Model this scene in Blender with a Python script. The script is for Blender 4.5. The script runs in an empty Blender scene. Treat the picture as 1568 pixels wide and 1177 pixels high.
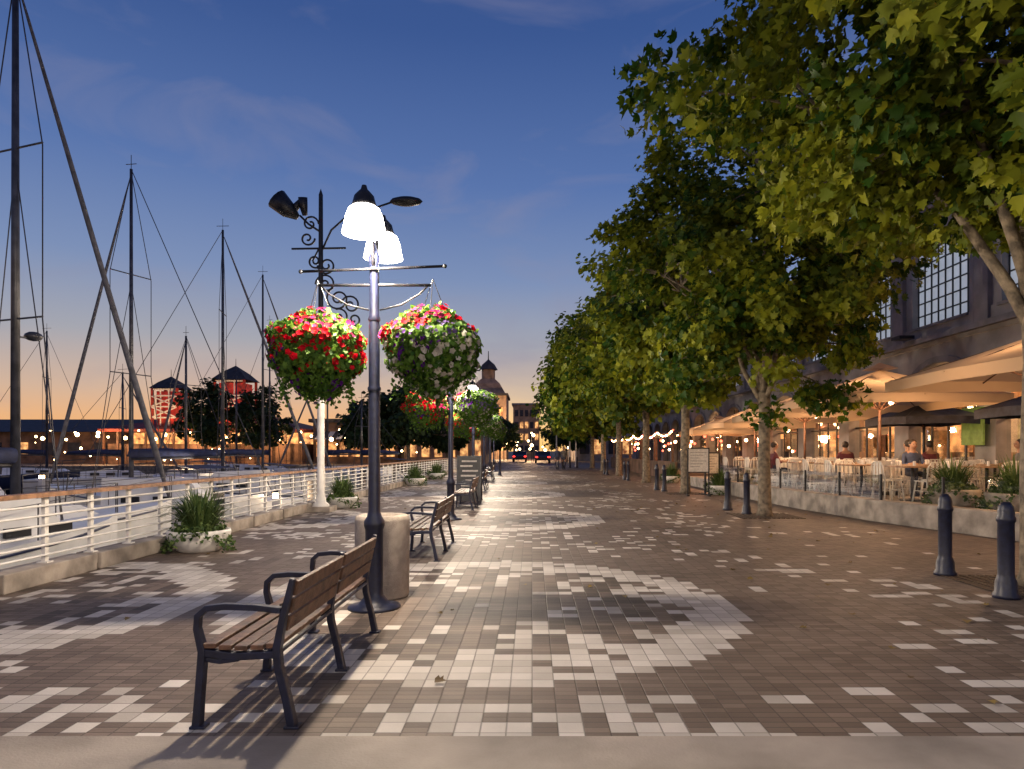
import bpy, math, random
import numpy as np
from mathutils import Vector, Matrix
random.seed(7); np.random.seed(7)
scene=bpy.context.scene
scene.view_settings.view_transform='Standard'; scene.view_settings.look='None'; scene.view_settings.exposure=0

# ---------------------------------------------------------------- materials
def newmat(name):
    m=bpy.data.materials.new(name); m.use_nodes=True
    nt=m.node_tree; b=nt.nodes['Principled BSDF']; return m,nt,b
def mat(name,col,rough=0.6,metal=0.0,var=0.15,scale=8.0,bump=0.0,col2=None,bscale=None,emis=None,estr=0,evar=False):
    m,nt,b=newmat(name)
    tc=nt.nodes.new('ShaderNodeTexCoord'); no=nt.nodes.new('ShaderNodeTexNoise')
    no.inputs['Scale'].default_value=scale; no.inputs['Detail'].default_value=6
    nt.links.new(tc.outputs['Object'],no.inputs['Vector'])
    rp=nt.nodes.new('ShaderNodeValToRGB'); c2=col2 or tuple(c*(1-2*var) for c in col)
    c1=tuple(min(1,c*(1+var)) for c in col)
    rp.color_ramp.elements[0].position=0.35; rp.color_ramp.elements[1].position=0.65
    rp.color_ramp.elements[0].color=(*c2,1); rp.color_ramp.elements[1].color=(*c1,1)
    nt.links.new(no.outputs['Fac'],rp.inputs['Fac']); nt.links.new(rp.outputs['Color'],b.inputs['Base Color'])
    b.inputs['Roughness'].default_value=rough; b.inputs['Metallic'].default_value=metal
    if bump>0:
        bp=nt.nodes.new('ShaderNodeBump'); bp.inputs['Strength'].default_value=bump; bp.inputs['Distance'].default_value=0.02
        n2=nt.nodes.new('ShaderNodeTexNoise'); n2.inputs['Scale'].default_value=bscale or scale*5; n2.inputs['Detail'].default_value=5
        nt.links.new(tc.outputs['Object'],n2.inputs['Vector'])
        nt.links.new(n2.outputs['Fac'],bp.inputs['Height']); nt.links.new(bp.outputs['Normal'],b.inputs['Normal'])
    if emis:
        b.inputs['Emission Color'].default_value=(*emis,1); b.inputs['Emission Strength'].default_value=estr
        if evar: nt.links.new(rp.outputs['Color'],b.inputs['Emission Color'])
    return m
def leafmat(name,cd,cl,trans=0.35,spec=0.25):
    m,nt,b=newmat(name)
    at=nt.nodes.new('ShaderNodeAttribute'); at.attribute_name='tone'
    rp=nt.nodes.new('ShaderNodeValToRGB')
    rp.color_ramp.elements[0].color=(*cd,1); rp.color_ramp.elements[1].color=(*cl,1)
    nt.links.new(at.outputs['Fac'],rp.inputs['Fac'])
    nt.links.new(rp.outputs['Color'],b.inputs['Base Color']); b.inputs['Roughness'].default_value=0.6
    b.inputs['Specular IOR Level'].default_value=spec
    tr=nt.nodes.new('ShaderNodeBsdfTranslucent'); nt.links.new(rp.outputs['Color'],tr.inputs['Color'])
    mx=nt.nodes.new('ShaderNodeMixShader'); mx.inputs[0].default_value=trans
    nt.links.new(b.outputs[0],mx.inputs[1]); nt.links.new(tr.outputs[0],mx.inputs[2])
    nt.links.new(mx.outputs[0],nt.nodes['Material Output'].inputs['Surface'])
    return m
def glassmat(name,rough=0.02,base=0.03,ior=1.3):
    m,nt,b=newmat(name)
    t=nt.nodes.new('ShaderNodeBsdfTransparent'); t.inputs[0].default_value=(0.93,0.95,0.94,1)
    mx=nt.nodes.new('ShaderNodeMixShader'); fr=nt.nodes.new('ShaderNodeFresnel'); fr.inputs[0].default_value=ior
    ad=nt.nodes.new('ShaderNodeMath'); ad.operation='MULTIPLY_ADD'; ad.inputs[1].default_value=0.5; ad.inputs[2].default_value=base
    nt.links.new(fr.outputs[0],ad.inputs[0])
    gl=nt.nodes.new('ShaderNodeBsdfGlossy'); gl.inputs['Roughness'].default_value=rough; gl.inputs[0].default_value=(0.8,0.85,0.9,1)
    nt.links.new(ad.outputs[0],mx.inputs[0]); nt.links.new(t.outputs[0],mx.inputs[1]); nt.links.new(gl.outputs[0],mx.inputs[2])
    nt.links.new(mx.outputs[0],nt.nodes['Material Output'].inputs['Surface'])
    return m
M={}
M['navy']=mat('navy_metal',(0.008,0.011,0.032),0.45,0.0,0.2,20)
M['wood']=mat('bench_wood',(0.12,0.06,0.034),0.5,0,0.3,14,0.3)
M['railwood']=mat('rail_wood',(0.28,0.14,0.07),0.5,0,0.25,10,0.2)
M['white']=mat('white_paint',(0.72,0.7,0.66),0.45,0,0.06,6)
M['conc']=mat('concrete',(0.36,0.31,0.26),0.8,0,0.22,3,0.35)
M['concr']=mat('concrete_bin',(0.42,0.36,0.3),0.8,0,0.1,12,0.5,bscale=120)
M['smooth']=mat('smooth_concrete',(0.32,0.275,0.23),0.75,0,0.16,1.6,0.2,bscale=70)
M['dark']=mat('dark_metal',(0.014,0.015,0.02),0.45,0.2,0.2,10)
M['alu']=mat('mast_aluminium',(0.08,0.08,0.09),0.4,0.5,0.2,4)
M['cable']=mat('rig_cable',(0.05,0.05,0.06),0.5,0.5,0.1,4)
M['shade']=mat('lamp_glass',(0.9,0.9,0.88),0.3,0,0.02,5,emis=(1,0.92,0.8),estr=22)
M['bulb']=mat('bulb',(0.9,0.8,0.6),0.3,0,0.02,5,emis=(1,0.66,0.3),estr=22)
M['redbulb']=mat('red_bulb',(0.9,0.2,0.1),0.3,0,0.02,5,emis=(1,0.12,0.06),estr=5)
M['bark']=mat('plane_bark',(0.2,0.16,0.11),0.85,0,0.3,9,0.6,col2=(0.085,0.068,0.05))
M['leaf']=leafmat('plane_leaf',(0.026,0.07,0.007),(0.27,0.29,0.018),0.35)
M['leafd']=leafmat('dark_leaf',(0.012,0.03,0.012),(0.045,0.07,0.02),0.2)
M['leafb']=leafmat('basket_leaf',(0.03,0.09,0.012),(0.13,0.24,0.03),0.3)
M['litter']=leafmat('dry_leaf',(0.10,0.06,0.02),(0.28,0.2,0.06),0.1)
M['blade']=leafmat('blade_leaf',(0.03,0.07,0.02),(0.14,0.2,0.06),0.25)
for n,c in dict(fred=(0.62,0.006,0.02),fpink=(0.5,0.035,0.16),fpur=(0.11,0.015,0.24),fwhite=(0.58,0.55,0.48),flav=(0.2,0.14,0.34)).items():
    M[n]=leafmat(n,tuple(x*0.6 for x in c),c,0.3,0.1)
M['hull']=mat('boat_hull_white',(0.74,0.74,0.74),0.3,0,0.06,2)
M['hullblue']=mat('boat_hull_blue',(0.02,0.03,0.08),0.3,0,0.1,2)
M['sailcover']=mat('sail_cover',(0.02,0.03,0.09),0.8,0,0.2,6,0.3)
M['furl']=mat('furled_sail',(0.1,0.1,0.12),0.8,0,0.2,6,0.2)
M['bwall']=mat('grey_stucco',(0.30,0.285,0.28),0.85,0,0.15,1.2,0.3)
M['btrim']=mat('grey_trim',(0.22,0.21,0.22),0.8,0,0.15,2,0.2)
M['wing']=mat('window_panes',(0.3,0.34,0.4),0.12,0,0.25,0.9,emis=(0.6,0.66,0.78),estr=0.42)  # pale colour and faint glow stand in for sky reflection and interior light
M['glass']=glassmat('clear_glass')
M['canvas']=leafmat('umbrella_canvas',(0.45,0.34,0.23),(0.56,0.43,0.3),0.4)
M['canvasd']=mat('navy_canvas',(0.03,0.035,0.06),0.8,0,0.2,6,0.2)
M['brownwood']=mat('umbrella_pole_wood',(0.1,0.045,0.025),0.6,0,0.25,8)
M['chairw']=mat('chair_metal',(0.7,0.66,0.6),0.4,0.0,0.06,10)
M['table']=mat('table_top',(0.35,0.22,0.13),0.5,0,0.2,8)
M['inter']=mat('interior_wall',(0.36,0.2,0.1),0.8,0,0.3,1.5)
M['redaw']=mat('red_awning',(0.35,0.03,0.02),0.7,0,0.2,4)
M['redglow']=mat('red_lit_panel',(0.5,0.03,0.02),0.7,0,0.2,1.2,emis=(1,0.05,0.03),estr=0.45,col2=(0.08,0.01,0.01),evar=True)
M['brickw']=mat('brown_cladding',(0.16,0.09,0.06),0.8,0,0.3,1)
M['stonew']=mat('warm_stone',(0.36,0.24,0.16),0.8,0,0.2,1)
M['roofd']=mat('dark_roof',(0.04,0.04,0.05),0.8,0,0.2,2)
M['roofr']=mat('red_roof',(0.22,0.03,0.02),0.7,0,0.25,2)
M['dock']=mat('dock_planks',(0.2,0.17,0.14),0.8,0,0.25,4,0.4)
M['amber']=mat('lit_window',(1.0,0.5,0.17),0.4,0,0.0,1.6,emis=(1,0.5,0.16),estr=1.3,col2=(0.14,0.045,0.018),evar=True)
M['board']=mat('menu_board',(0.6,0.56,0.5),0.6,0,0.1,20)
M['boardtxt']=mat('board_text',(0.05,0.05,0.05),0.6)
M['green']=mat('green_banner',(0.15,0.22,0.05),0.7,emis=(0.5,0.6,0.1),estr=0.12)
M['skin']=mat('skin',(0.36,0.21,0.14),0.5,0,0.05)
M['hair']=mat('hair',(0.03,0.02,0.015),0.6)
M['shirt1']=mat('shirt_maroon',(0.14,0.03,0.04),0.8); M['shirt2']=mat('shirt_blue',(0.05,0.07,0.14),0.8); M['shirt3']=mat('shirt_grey',(0.16,0.15,0.14),0.8)
M['pants']=mat('trousers',(0.03,0.035,0.06),0.8); M['shoe']=mat('shoes',(0.02,0.02,0.02),0.6)
M['carp']=mat('car_paint',(0.1,0.1,0.12),0.25,0.5); M['tyre']=mat('tyre',(0.02,0.02,0.02),0.8)
M['tail']=mat('tail_light',(0.5,0.02,0.02),0.3,emis=(1,0.03,0.02),estr=6)
M['soil']=mat('soil',(0.04,0.03,0.02),0.9,0,0.3,20,0.5)
M['grate']=mat('rusty_grate',(0.07,0.045,0.03),0.7,0.4,0.3,10,0.4)

# ---------------------------------------------------------------- mesh builder
class MB:
    def __init__(s): s.v=[];s.f=[];s.m=[];s.mats=[];s.sm=[]
    def mi(s,k):
        if k not in s.mats: s.mats.append(k)
        return s.mats.index(k)
    def add(s,vs,fs,k,smooth=False):
        o=len(s.v); s.v+= [tuple(v) for v in vs]
        i=s.mi(k)
        for f in fs: s.f.append([a+o for a in f]); s.m.append(i); s.sm.append(smooth)
    def box(s,x0,x1,y0,y1,z0,z1,k):
        vs=[(x0,y0,z0),(x1,y0,z0),(x1,y1,z0),(x0,y1,z0),(x0,y0,z1),(x1,y0,z1),(x1,y1,z1),(x0,y1,z1)]
        s.add(vs,[(0,3,2,1),(4,5,6,7),(0,1,5,4),(1,2,6,5),(2,3,7,6),(3,0,4,7)],k)
    def cyl(s,a,b,r0,r1,k,n=10,caps=True): s.tube([a,b],[r0,r1],k,n,caps)
    def tube(s,path,rad,k,n=8,caps=True,sx=1,sy=1,flat=False,up=None):
        P=[Vector(p) for p in path]
        if not isinstance(rad,(list,tuple)): rad=[rad]*len(P)
        vs=[];fs=[]; prev=None
        for i,p in enumerate(P):
            d=(P[min(i+1,len(P)-1)]-P[max(i-1,0)])
            if d.length<1e-9: d=Vector((0,0,1))
            d.normalize()
            if up is not None: u=Vector(up)
            elif prev is not None: u=prev
            else: u=Vector((0,1,0)) if abs(d.y)<0.9 else Vector((1,0,0))
            u=(u-d*u.dot(d)); u.normalize(); w=d.cross(u); prev=u
            off=math.pi/4 if n==4 else 0
            q=1.4142 if n==4 else 1
            for j in range(n):
                a=2*math.pi*j/n+off
                vs.append(p+(u*math.cos(a)*sx+w*math.sin(a)*sy)*rad[i]*q)
        for i in range(len(P)-1):
            for j in range(n):
                a=i*n+j;b=i*n+(j+1)%n; fs.append((a,b,b+n,a+n))
        if caps: fs.append(tuple(range(n))[::-1]); fs.append(tuple((len(P)-1)*n+j for j in range(n)))
        s.add(vs,fs,k,n>5 and not flat)
    def lathe(s,c,prof,k,n=20,smooth=True,ang=0):
        vs=[];fs=[]
        for r,z in prof:
            for j in range(n):
                a=2*math.pi*j/n+ang; vs.append((c[0]+r*math.cos(a),c[1]+r*math.sin(a),c[2]+z))
        for i in range(len(prof)-1):
            for j in range(n):
                a=i*n+j;b=i*n+(j+1)%n; fs.append((a,b,b+n,a+n))
        s.add(vs,fs,k,smooth)
    def ball(s,c,r,k,sx=1,sy=1,sz=1,n=10):
        prof=[(max(1e-4,math.sin(math.pi*i/6))*r,-math.cos(math.pi*i/6)*r) for i in range(7)]
        vs=[];fs=[]
        for rr,z in prof:
            for j in range(n):
                a=2*math.pi*j/n; vs.append((c[0]+rr*math.cos(a)*sx,c[1]+rr*math.sin(a)*sy,c[2]+z*sz))
        for i in range(6):
            for j in range(n):
                a=i*n+j;b=i*n+(j+1)%n; fs.append((a,b,b+n,a+n))
        s.add(vs,fs,k,True)
    def obj(s,name,parent=None,bevel=0,loc=None,rotz=0):
        me=bpy.data.meshes.new(name); me.from_pydata(s.v,[],s.f)
        for k in s.mats: me.materials.append(M[k])
        me.polygons.foreach_set('material_index',s.m); me.polygons.foreach_set('use_smooth',s.sm); me.update()
        o=bpy.data.objects.new(name,me); scene.collection.objects.link(o)
        if parent: o.parent=parent
        if loc: o.location=loc
        o.rotation_euler[2]=rotz
        if bevel:
            b=o.modifiers.new('bevel','BEVEL'); b.width=bevel; b.segments=2; b.limit_method='ANGLE'; b.angle_limit=0.7
        return o
def copyobj(o,name,loc,rotz=0,scale=1):
    c=bpy.data.objects.new(name,o.data); scene.collection.objects.link(c); c.location=loc; c.rotation_euler[2]=rotz
    c.scale=(scale,)*3
    for m in o.modifiers:
        if m.type=='BEVEL':
            b=c.modifiers.new('bevel','BEVEL'); b.width=m.width; b.segments=2; b.limit_method='ANGLE'; b.angle_limit=0.7
    return c
def empty(name,loc=(0,0,0)):
    e=bpy.data.objects.new(name,None); scene.collection.objects.link(e); e.location=loc; return e
def plight(name,loc,power,col,rad,parent=None):
    l=bpy.data.lights.new(name,'POINT'); l.energy=power; l.color=col; l.shadow_soft_size=rad
    o=bpy.data.objects.new(name,l); scene.collection.objects.link(o); o.location=loc
    if parent: o.parent=parent
    return o

# ---------------------------------------------------------------- foliage
MAPLE_V=np.array([[0,0,0],[0,1,0],[-.30,.02,.08],[-.50,.30,.2],[-.3,.42,.09],[-.42,.70,.2],[-.16,.66,.05],[.30,.02,.08],[.50,.30,.2],[.3,.42,.09],[.42,.70,.2],[.16,.66,.05]],float)
MAPLE_F=[[0,1,6,5,4,3,2],[0,7,8,9,10,11,1]]
KITE_V=np.array([[0,0,0],[0,1,0],[-.42,.3,.12],[-.3,.7,.08],[.42,.3,.12],[.3,.7,.08]],float)
KITE_F=[[0,1,3,2],[0,4,5,1]]
PETAL_V=np.array([[0,0,0]]+[[ (0.5 if i%2==0 else 0.36)*math.cos(i*math.pi/5),(0.5 if i%2==0 else 0.36)*math.sin(i*math.pi/5),0.14] for i in range(10)],float)
PETAL_F=[[0,1+i,1+(i+1)%10] for i in range(10)]
MAP=(MAPLE_V,MAPLE_F)
def scatter_mesh(name,pos,nrm,size,tone,mkeys,mid=None,T=(KITE_V,KITE_F),parent=None,droop=False):
    tv,tf=T; N=len(pos); k=len(tv)
    z=nrm/np.maximum(1e-6,np.linalg.norm(nrm,axis=1,keepdims=True))
    r=np.random.normal(size=(N,3)); 
    if droop: r[:,2]-=0.9
    y=r-z*np.sum(r*z,1,keepdims=True); y/=np.maximum(1e-6,np.linalg.norm(y,axis=1,keepdims=True))
    x=np.cross(y,z)
    R=np.stack([x,y,z],1)
    V=np.einsum('kc,ncd->nkd',tv,R)*size[:,None,None]+pos[:,None,:]
    me=bpy.data.meshes.new(name); me.vertices.add(N*k); me.vertices.foreach_set('co',V.reshape(-1).astype(np.float32))
    fl=np.concatenate([np.array(f) for f in tf]); ft=np.array([len(f) for f in tf])
    loops=(fl[None,:]+np.arange(N)[:,None]*k).reshape(-1)
    me.loops.add(len(loops)); me.loops.foreach_set('vertex_index',loops.astype(np.int32))
    tot=np.tile(ft,N); st=np.concatenate([[0],np.cumsum(tot)[:-1]])
    me.polygons.add(len(tot)); me.polygons.foreach_set('loop_start',st.astype(np.int32)); me.polygons.foreach_set('loop_total',tot.astype(np.int32))
    for q in mkeys: me.materials.append(M[q])
    if mid is not None: me.polygons.foreach_set('material_index',np.repeat(mid,len(tf)).astype(np.int32))
    me.update(calc_edges=True)
    a=me.attributes.new('tone','FLOAT','POINT'); a.data.foreach_set('value',np.repeat(tone,k).astype(np.float32))
    o=bpy.data.objects.new(name,me); scene.collection.objects.link(o)
    if parent: o.parent=parent
    return o
def bez(a,b,c,n):
    a,b,c=Vector(a),Vector(b),Vector(c)
    return [a*(1-t)**2+b*2*t*(1-t)+c*t*t for t in [i/(n-1) for i in range(n)]]
def tree(name,x,y,fork,tr,C,R,ncl,nlf,ls,seed,spread=0.45,leaf='leaf',T=(KITE_V,KITE_F),nl=6,lowcut=-0.75,lean=0.0,grate=False):
    rs=np.random.RandomState(seed); e=empty(name,(x,y,0))
    Cx,Cy,Cz=C[0]-x,C[1]-y,C[2]
    cl=[]
    ph=rs.uniform(0,6.28,6)
    while len(cl)<ncl:
        d=rs.normal(size=3); d/=np.linalg.norm(d)
        rr=rs.uniform(0.12,1)**0.42
        az=math.atan2(d[1],d[0])
        lump=1+0.10*math.sin(3*az+ph[0])+0.09*math.sin(5*az+ph[1]+3*d[2])+0.09*math.sin(7*d[2]+ph[2]+2*az)
        if d[2]*rr<lowcut: continue
        p=d*rr*lump
        cl.append((Cx+p[0]*R[0],Cy+p[1]*R[1],Cz+p[2]*R[2],rr))
    cl=np.array(cl)
    mb=MB(); fk=Vector((lean,0,fork))
    mb.tube([(0,0,-0.05),(0.01,0,0.15),(lean*0.3,0.02,fork*0.45),(lean*0.8,-0.02,fork*0.8),fk],[tr*1.5,tr*1.1,tr*0.95,tr*0.9,tr*0.95],'bark',14)
    pts=[]
    for i in range(nl):
        a=2*math.pi*i/nl+rs.uniform(-.3,.3); q=rs.uniform(0.55,0.8)
        end=Vector((Cx+math.cos(a)*R[0]*q,Cy+math.sin(a)*R[1]*q,Cz+R[2]*rs.uniform(-0.3,0.6)))
        mid=Vector((lean+math.cos(a)*R[0]*0.2,math.sin(a)*R[1]*0.2,fork+(end.z-fork)*0.65))
        path=bez(fk-Vector((0,0,0.05+0.09*(i%4))),mid,end,9)
        path=[p+Vector(rs.normal(size=3)*0.05*(j>0)) for j,p in enumerate(path)]
        rad=[tr*0.45*(1-0.85*j/8)+0.008 for j in range(9)]
        mb.tube(path,rad,'bark',8)
        pts+= [(p,rad[j]) for j,p in enumerate(path) if j>1]
    for i in range(0,ncl,2):
        c=Vector(cl[i,:3]); best=min(pts,key=lambda t:(t[0]-c).length+max(0,(t[0].z-c.z))*0.6)
        m=(best[0]+c)*0.5+Vector((0,0,0.15))
        mb.tube(bez(best[0],m,c,5),[min(best[1]*0.7,0.04),0.025,0.018,0.012,0.008],'bark',5)
    if grate:
        for k in range(13):
            o=-0.6+k*0.1
            mb.box(o-.03,o+.03,-0.62,0.62,0.004,0.012,'grate')
        mb.box(-.66,-.63,-.66,.66,0.003,0.014,'grate'); mb.box(.635,.66,-.66,.66,0.003,0.014,'grate')
    mb.obj('trunk',e)
    N=ncl*nlf
    ctr=np.repeat(cl[:,:3],nlf,0); g=rs.normal(size=(N,3)); 
    g/=np.linalg.norm(g,axis=1,keepdims=True); g*=rs.uniform(0,1,(N,1))**0.45
    cs=np.repeat(rs.uniform(0.7,1.35,ncl),nlf)[:,None]
    pos=ctr+g*np.array([1,1,0.72])*spread*cs
    pos+=rs.normal(size=(N,3))*0.04
    out=pos-np.array([Cx,Cy,Cz-R[2]*0.3]); out/=np.linalg.norm(out,axis=1,keepdims=True)
    nrm=out*0.7+np.array([0,0,0.55])+rs.normal(size=(N,3))*0.55
    tone=np.clip(np.repeat(rs.uniform(0.0,0.8,ncl),nlf)+rs.normal(size=N)*0.2,0,1)
    yl=rs.uniform(size=N)<0.08; tone[yl]=1
    np.random.seed(seed)
    scatter_mesh('crown',pos,nrm,ls*rs.uniform(0.6,1.25,N),tone,[leaf],T=T,parent=e,droop=True)
    return e

# ---------------------------------------------------------------- ground
def nd(nt,t,op=None,ins=(),**kw):
    n=nt.nodes.new(t)
    if op: n.operation=op
    for k,v in kw.items(): setattr(n,k,v)
    for i,v in enumerate(ins):
        if v is None: continue
        if isinstance(v,bpy.types.NodeSocket): nt.links.new(v,n.inputs[i])
        else: n.inputs[i].default_value=v
    return n
def mth(nt,op,*a): return nd(nt,'ShaderNodeMath',op,a).outputs[0]
def paver_material():
    m,nt,b=newmat('brick_paving'); S=0.135
    g=nd(nt,'ShaderNodeNewGeometry'); sp=nd(nt,'ShaderNodeSeparateXYZ',ins=(g.outputs['Position'],))
    X,Y=sp.outputs[0],sp.outputs[1]
    def wn(a,b_,seed):
        c=nd(nt,'ShaderNodeCombineXYZ',ins=(a,b_,seed)); w=nd(nt,'ShaderNodeTexWhiteNoise',ins=(c.outputs[0],)); w.noise_dimensions='3D'; return w.outputs['Value']
    ix=mth(nt,'FLOOR',mth(nt,'DIVIDE',X,S)); iy=mth(nt,'FLOOR',mth(nt,'DIVIDE',Y,S))
    cx=mth(nt,'MULTIPLY',mth(nt,'ADD',ix,0.5),S); cy=mth(nt,'MULTIPLY',mth(nt,'ADD',iy,0.5),S)
    ix2=mth(nt,'FLOOR',mth(nt,'DIVIDE',X,S*2)); iy2=mth(nt,'FLOOR',mth(nt,'DIVIDE',Y,S*2))
    w1=wn(ix,iy,1.3); w2=wn(ix2,iy,5.1); w4=wn(ix,iy2,9.7)
    dy=mth(nt,'WRAP',mth(nt,'SUBTRACT',cy,6.6),4.05,-4.05)
    drift=mth(nt,'MULTIPLY',mth(nt,'SUBTRACT',cy,6.3),0.05)
    def rad(x0):
        dx=mth(nt,'ADD',mth(nt,'SUBTRACT',cx,x0),drift)
        return mth(nt,'SQRT',mth(nt,'ADD',mth(nt,'MULTIPLY',dx,dx),mth(nt,'MULTIPLY',dy,dy)))
    def ring(r,stops):
        rp=nd(nt,'ShaderNodeValToRGB'); cr=rp.color_ramp
        while len(cr.elements)<len(stops): cr.elements.new(0.5)
        for el,(p,v) in zip(cr.elements,stops): el.position=p/8; el.color=(v,v,v,1)
        nt.links.new(mth(nt,'DIVIDE',r,8.0),rp.inputs[0]); return rp.outputs[0]
    ra=rad(-0.45); rb=rad(-5.4)
    pa=ring(ra,[(0,.04),(0.6,.05),(1.0,.16),(1.5,0.3),(1.87,0.5),(1.9,1.0),(2.38,1.0),(2.4,0.0),(3.5,0.02),(3.8,0.17),(4.7,0.15),(4.95,0.02),(8,0.0)])
    pb=ring(rb,[(0,.08),(1.1,.2),(1.85,0.5),(1.9,1.0),(2.35,1.0),(2.37,0.0),(8,0.0)])
    band=nd(nt,'ShaderNodeMapRange',ins=(mth(nt,'ABSOLUTE',mth(nt,'ADD',dy,2.95)),0.3,0.65,0.5,0.0)).outputs[0]
    bandx=nd(nt,'ShaderNodeMapRange',ins=(mth(nt,'ABSOLUTE',mth(nt,'ADD',mth(nt,'ADD',cx,1.8),drift)),2.2,3.2,1.0,0.22)).outputs[0]
    clear=mth(nt,'MULTIPLY',mth(nt,'GREATER_THAN',ra,2.68),mth(nt,'GREATER_THAN',rb,2.68))
    pband=mth(nt,'MULTIPLY',mth(nt,'MULTIPLY',band,bandx),clear)
    edgerow=mth(nt,'MULTIPLY',mth(nt,'LESS_THAN',cy,3.6),nd(nt,'ShaderNodeMapRange',ins=(cx,1.3,1.5,0.5,0.25)).outputs[0])
    xl=nd(nt,'ShaderNodeMapRange',ins=(cx,5.8,6.4,1.0,0.0)).outputs[0]
    cc=nd(nt,'ShaderNodeCombineXYZ',ins=(cx,cy,0.0))
    no=nd(nt,'ShaderNodeTexNoise',ins=(cc.outputs[0],)); no.inputs['Scale'].default_value=1.3; no.inputs['Detail'].default_value=1
    base=mth(nt,'MAXIMUM',mth(nt,'MAXIMUM',pa,pb),mth(nt,'MAXIMUM',pband,edgerow))
    solid=mth(nt,'GREATER_THAN',base,0.93)
    nz=nd(nt,'ShaderNodeMapRange',ins=(no.outputs['Fac'],0.35,0.65,0.4,1.5)).outputs[0]
    p=mth(nt,'MULTIPLY',mth(nt,'MULTIPLY',base,nz),xl)
    a1=mth(nt,'LESS_THAN',w1,mth(nt,'MULTIPLY',p,0.55)); a2=mth(nt,'LESS_THAN',w2,mth(nt,'MULTIPLY',p,0.3)); a3=mth(nt,'LESS_THAN',w4,mth(nt,'MULTIPLY',p,0.35))
    full=mth(nt,'MULTIPLY',solid,mth(nt,'LESS_THAN',w1,0.94))
    wh=mth(nt,'MAXIMUM',full,mth(nt,'MAXIMUM',a1,mth(nt,'MAXIMUM',a2,a3)))
    wv=wn(ix,iy,21.0)
    iyh=mth(nt,'FLOOR',mth(nt,'DIVIDE',Y,S/2)); wh2=wn(ix,iyh,33.0)
    br=nd(nt,'ShaderNodeValToRGB'); br.color_ramp.elements[0].color=(0.118,0.086,0.066,1); br.color_ramp.elements[1].color=(0.2,0.152,0.12,1)
    nt.links.new(wh2,br.inputs[0])
    # darker charcoal pavers inside the circles
    ins=mth(nt,'MAXIMUM',mth(nt,'LESS_THAN',ra,2.4),mth(nt,'LESS_THAN',rb,2.36))
    dk=mth(nt,'SUBTRACT',1.0,mth(nt,'MULTIPLY',mth(nt,'MULTIPLY',ins,mth(nt,'LESS_THAN',w4,0.45)),0.42))
    bd=nd(nt,'ShaderNodeVectorMath','SCALE'); nt.links.new(br.outputs[0],bd.inputs[0]); nt.links.new(dk,bd.inputs['Scale'])
    wr=nd(nt,'ShaderNodeValToRGB'); wr.color_ramp.elements[0].color=(0.42,0.375,0.325,1); wr.color_ramp.elements[1].color=(0.66,0.61,0.55,1)
    nt.links.new(wv,wr.inputs[0])
    mx=nd(nt,'ShaderNodeMix',data_type='RGBA'); nt.links.new(wh,mx.inputs[0]); nt.links.new(bd.outputs[0],mx.inputs[6]); nt.links.new(wr.outputs[0],mx.inputs[7])
    fx=mth(nt,'PINGPONG',X,S/2); fy=mth(nt,'PINGPONG',Y,S/2); fyh=mth(nt,'PINGPONG',Y,S/4)
    fm=mth(nt,'ADD',mth(nt,'MULTIPLY',fy,wh),mth(nt,'MULTIPLY',fyh,mth(nt,'SUBTRACT',1.0,wh)))
    edge=mth(nt,'MINIMUM',fx,fm)
    j=nd(nt,'ShaderNodeMapRange',ins=(edge,0.002,0.006,0.0,1.0)).outputs[0]
    dn=nd(nt,'ShaderNodeTexNoise',ins=(g.outputs['Position'],)); dn.inputs['Scale'].default_value=0.6; dn.inputs['Detail'].default_value=8; dn.inputs['Roughness'].default_value=0.65
    dirt=nd(nt,'ShaderNodeMapRange',ins=(dn.outputs['Fac'],0.3,0.7,0.72,1.12)).outputs[0]
    fac=mth(nt,'MULTIPLY',dirt,mth(nt,'ADD',mth(nt,'MULTIPLY',j,0.5),0.5))
    vm=nd(nt,'ShaderNodeVectorMath','SCALE'); nt.links.new(mx.outputs[2],vm.inputs[0]); nt.links.new(fac,vm.inputs['Scale'])
    nt.links.new(vm.outputs[0],b.inputs['Base Color'])
    b.inputs['Roughness'].default_value=0.62; b.inputs['Specular IOR Level'].default_value=0.35
    bp=nd(nt,'ShaderNodeBump'); bp.inputs['Strength'].default_value=0.5; bp.inputs['Distance'].default_value=0.006
    fn=nd(nt,'ShaderNodeTexNoise',ins=(g.outputs['Position'],)); fn.inputs['Scale'].default_value=60
    nt.links.new(mth(nt,'ADD',mth(nt,'ADD',j,mth(nt,'MULTIPLY',wh2,0.5)),mth(nt,'MULTIPLY',fn.outputs['Fac'],0.5)),bp.inputs['Height']); nt.links.new(bp.outputs[0],b.inputs['Normal'])
    return m
M['pave']=paver_material()
mb=MB(); mb.add([(-5.9,-60,0),(700,-60,0),(700,1500,0),(-5.9,1500,0)],[(0,1,2,3)],'pave'); mb.obj('ground')
mb=MB(); mb.add([(-5.55,-20,.004),(14,-20,.004),(14,3.46,.004),(-5.55,3.46,.004)],[(0,1,2,3)],'smooth'); mb.obj('concrete_pavement')
mb=MB(); mb.box(-900,-5.92,66,1500,-2.5,-0.02,'dock'); mb.obj('far_quay_ground')
WL=-1.15
m,nt,b=newmat('water'); b.inputs['Base Color'].default_value=(0.01,0.015,0.025,1); b.inputs['Roughness'].default_value=0.06
g=nd(nt,'ShaderNodeNewGeometry'); no=nd(nt,'ShaderNodeTexNoise',ins=(g.outputs['Position'],)); no.inputs['Scale'].default_value=2.5
bp=nd(nt,'ShaderNodeBump'); bp.inputs['Strength'].default_value=0.25; bp.inputs['Distance'].default_value=0.1
nt.links.new(no.outputs['Fac'],bp.inputs['Height']); nt.links.new(bp.outputs[0],b.inputs['Normal']); M['water']=m
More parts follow.
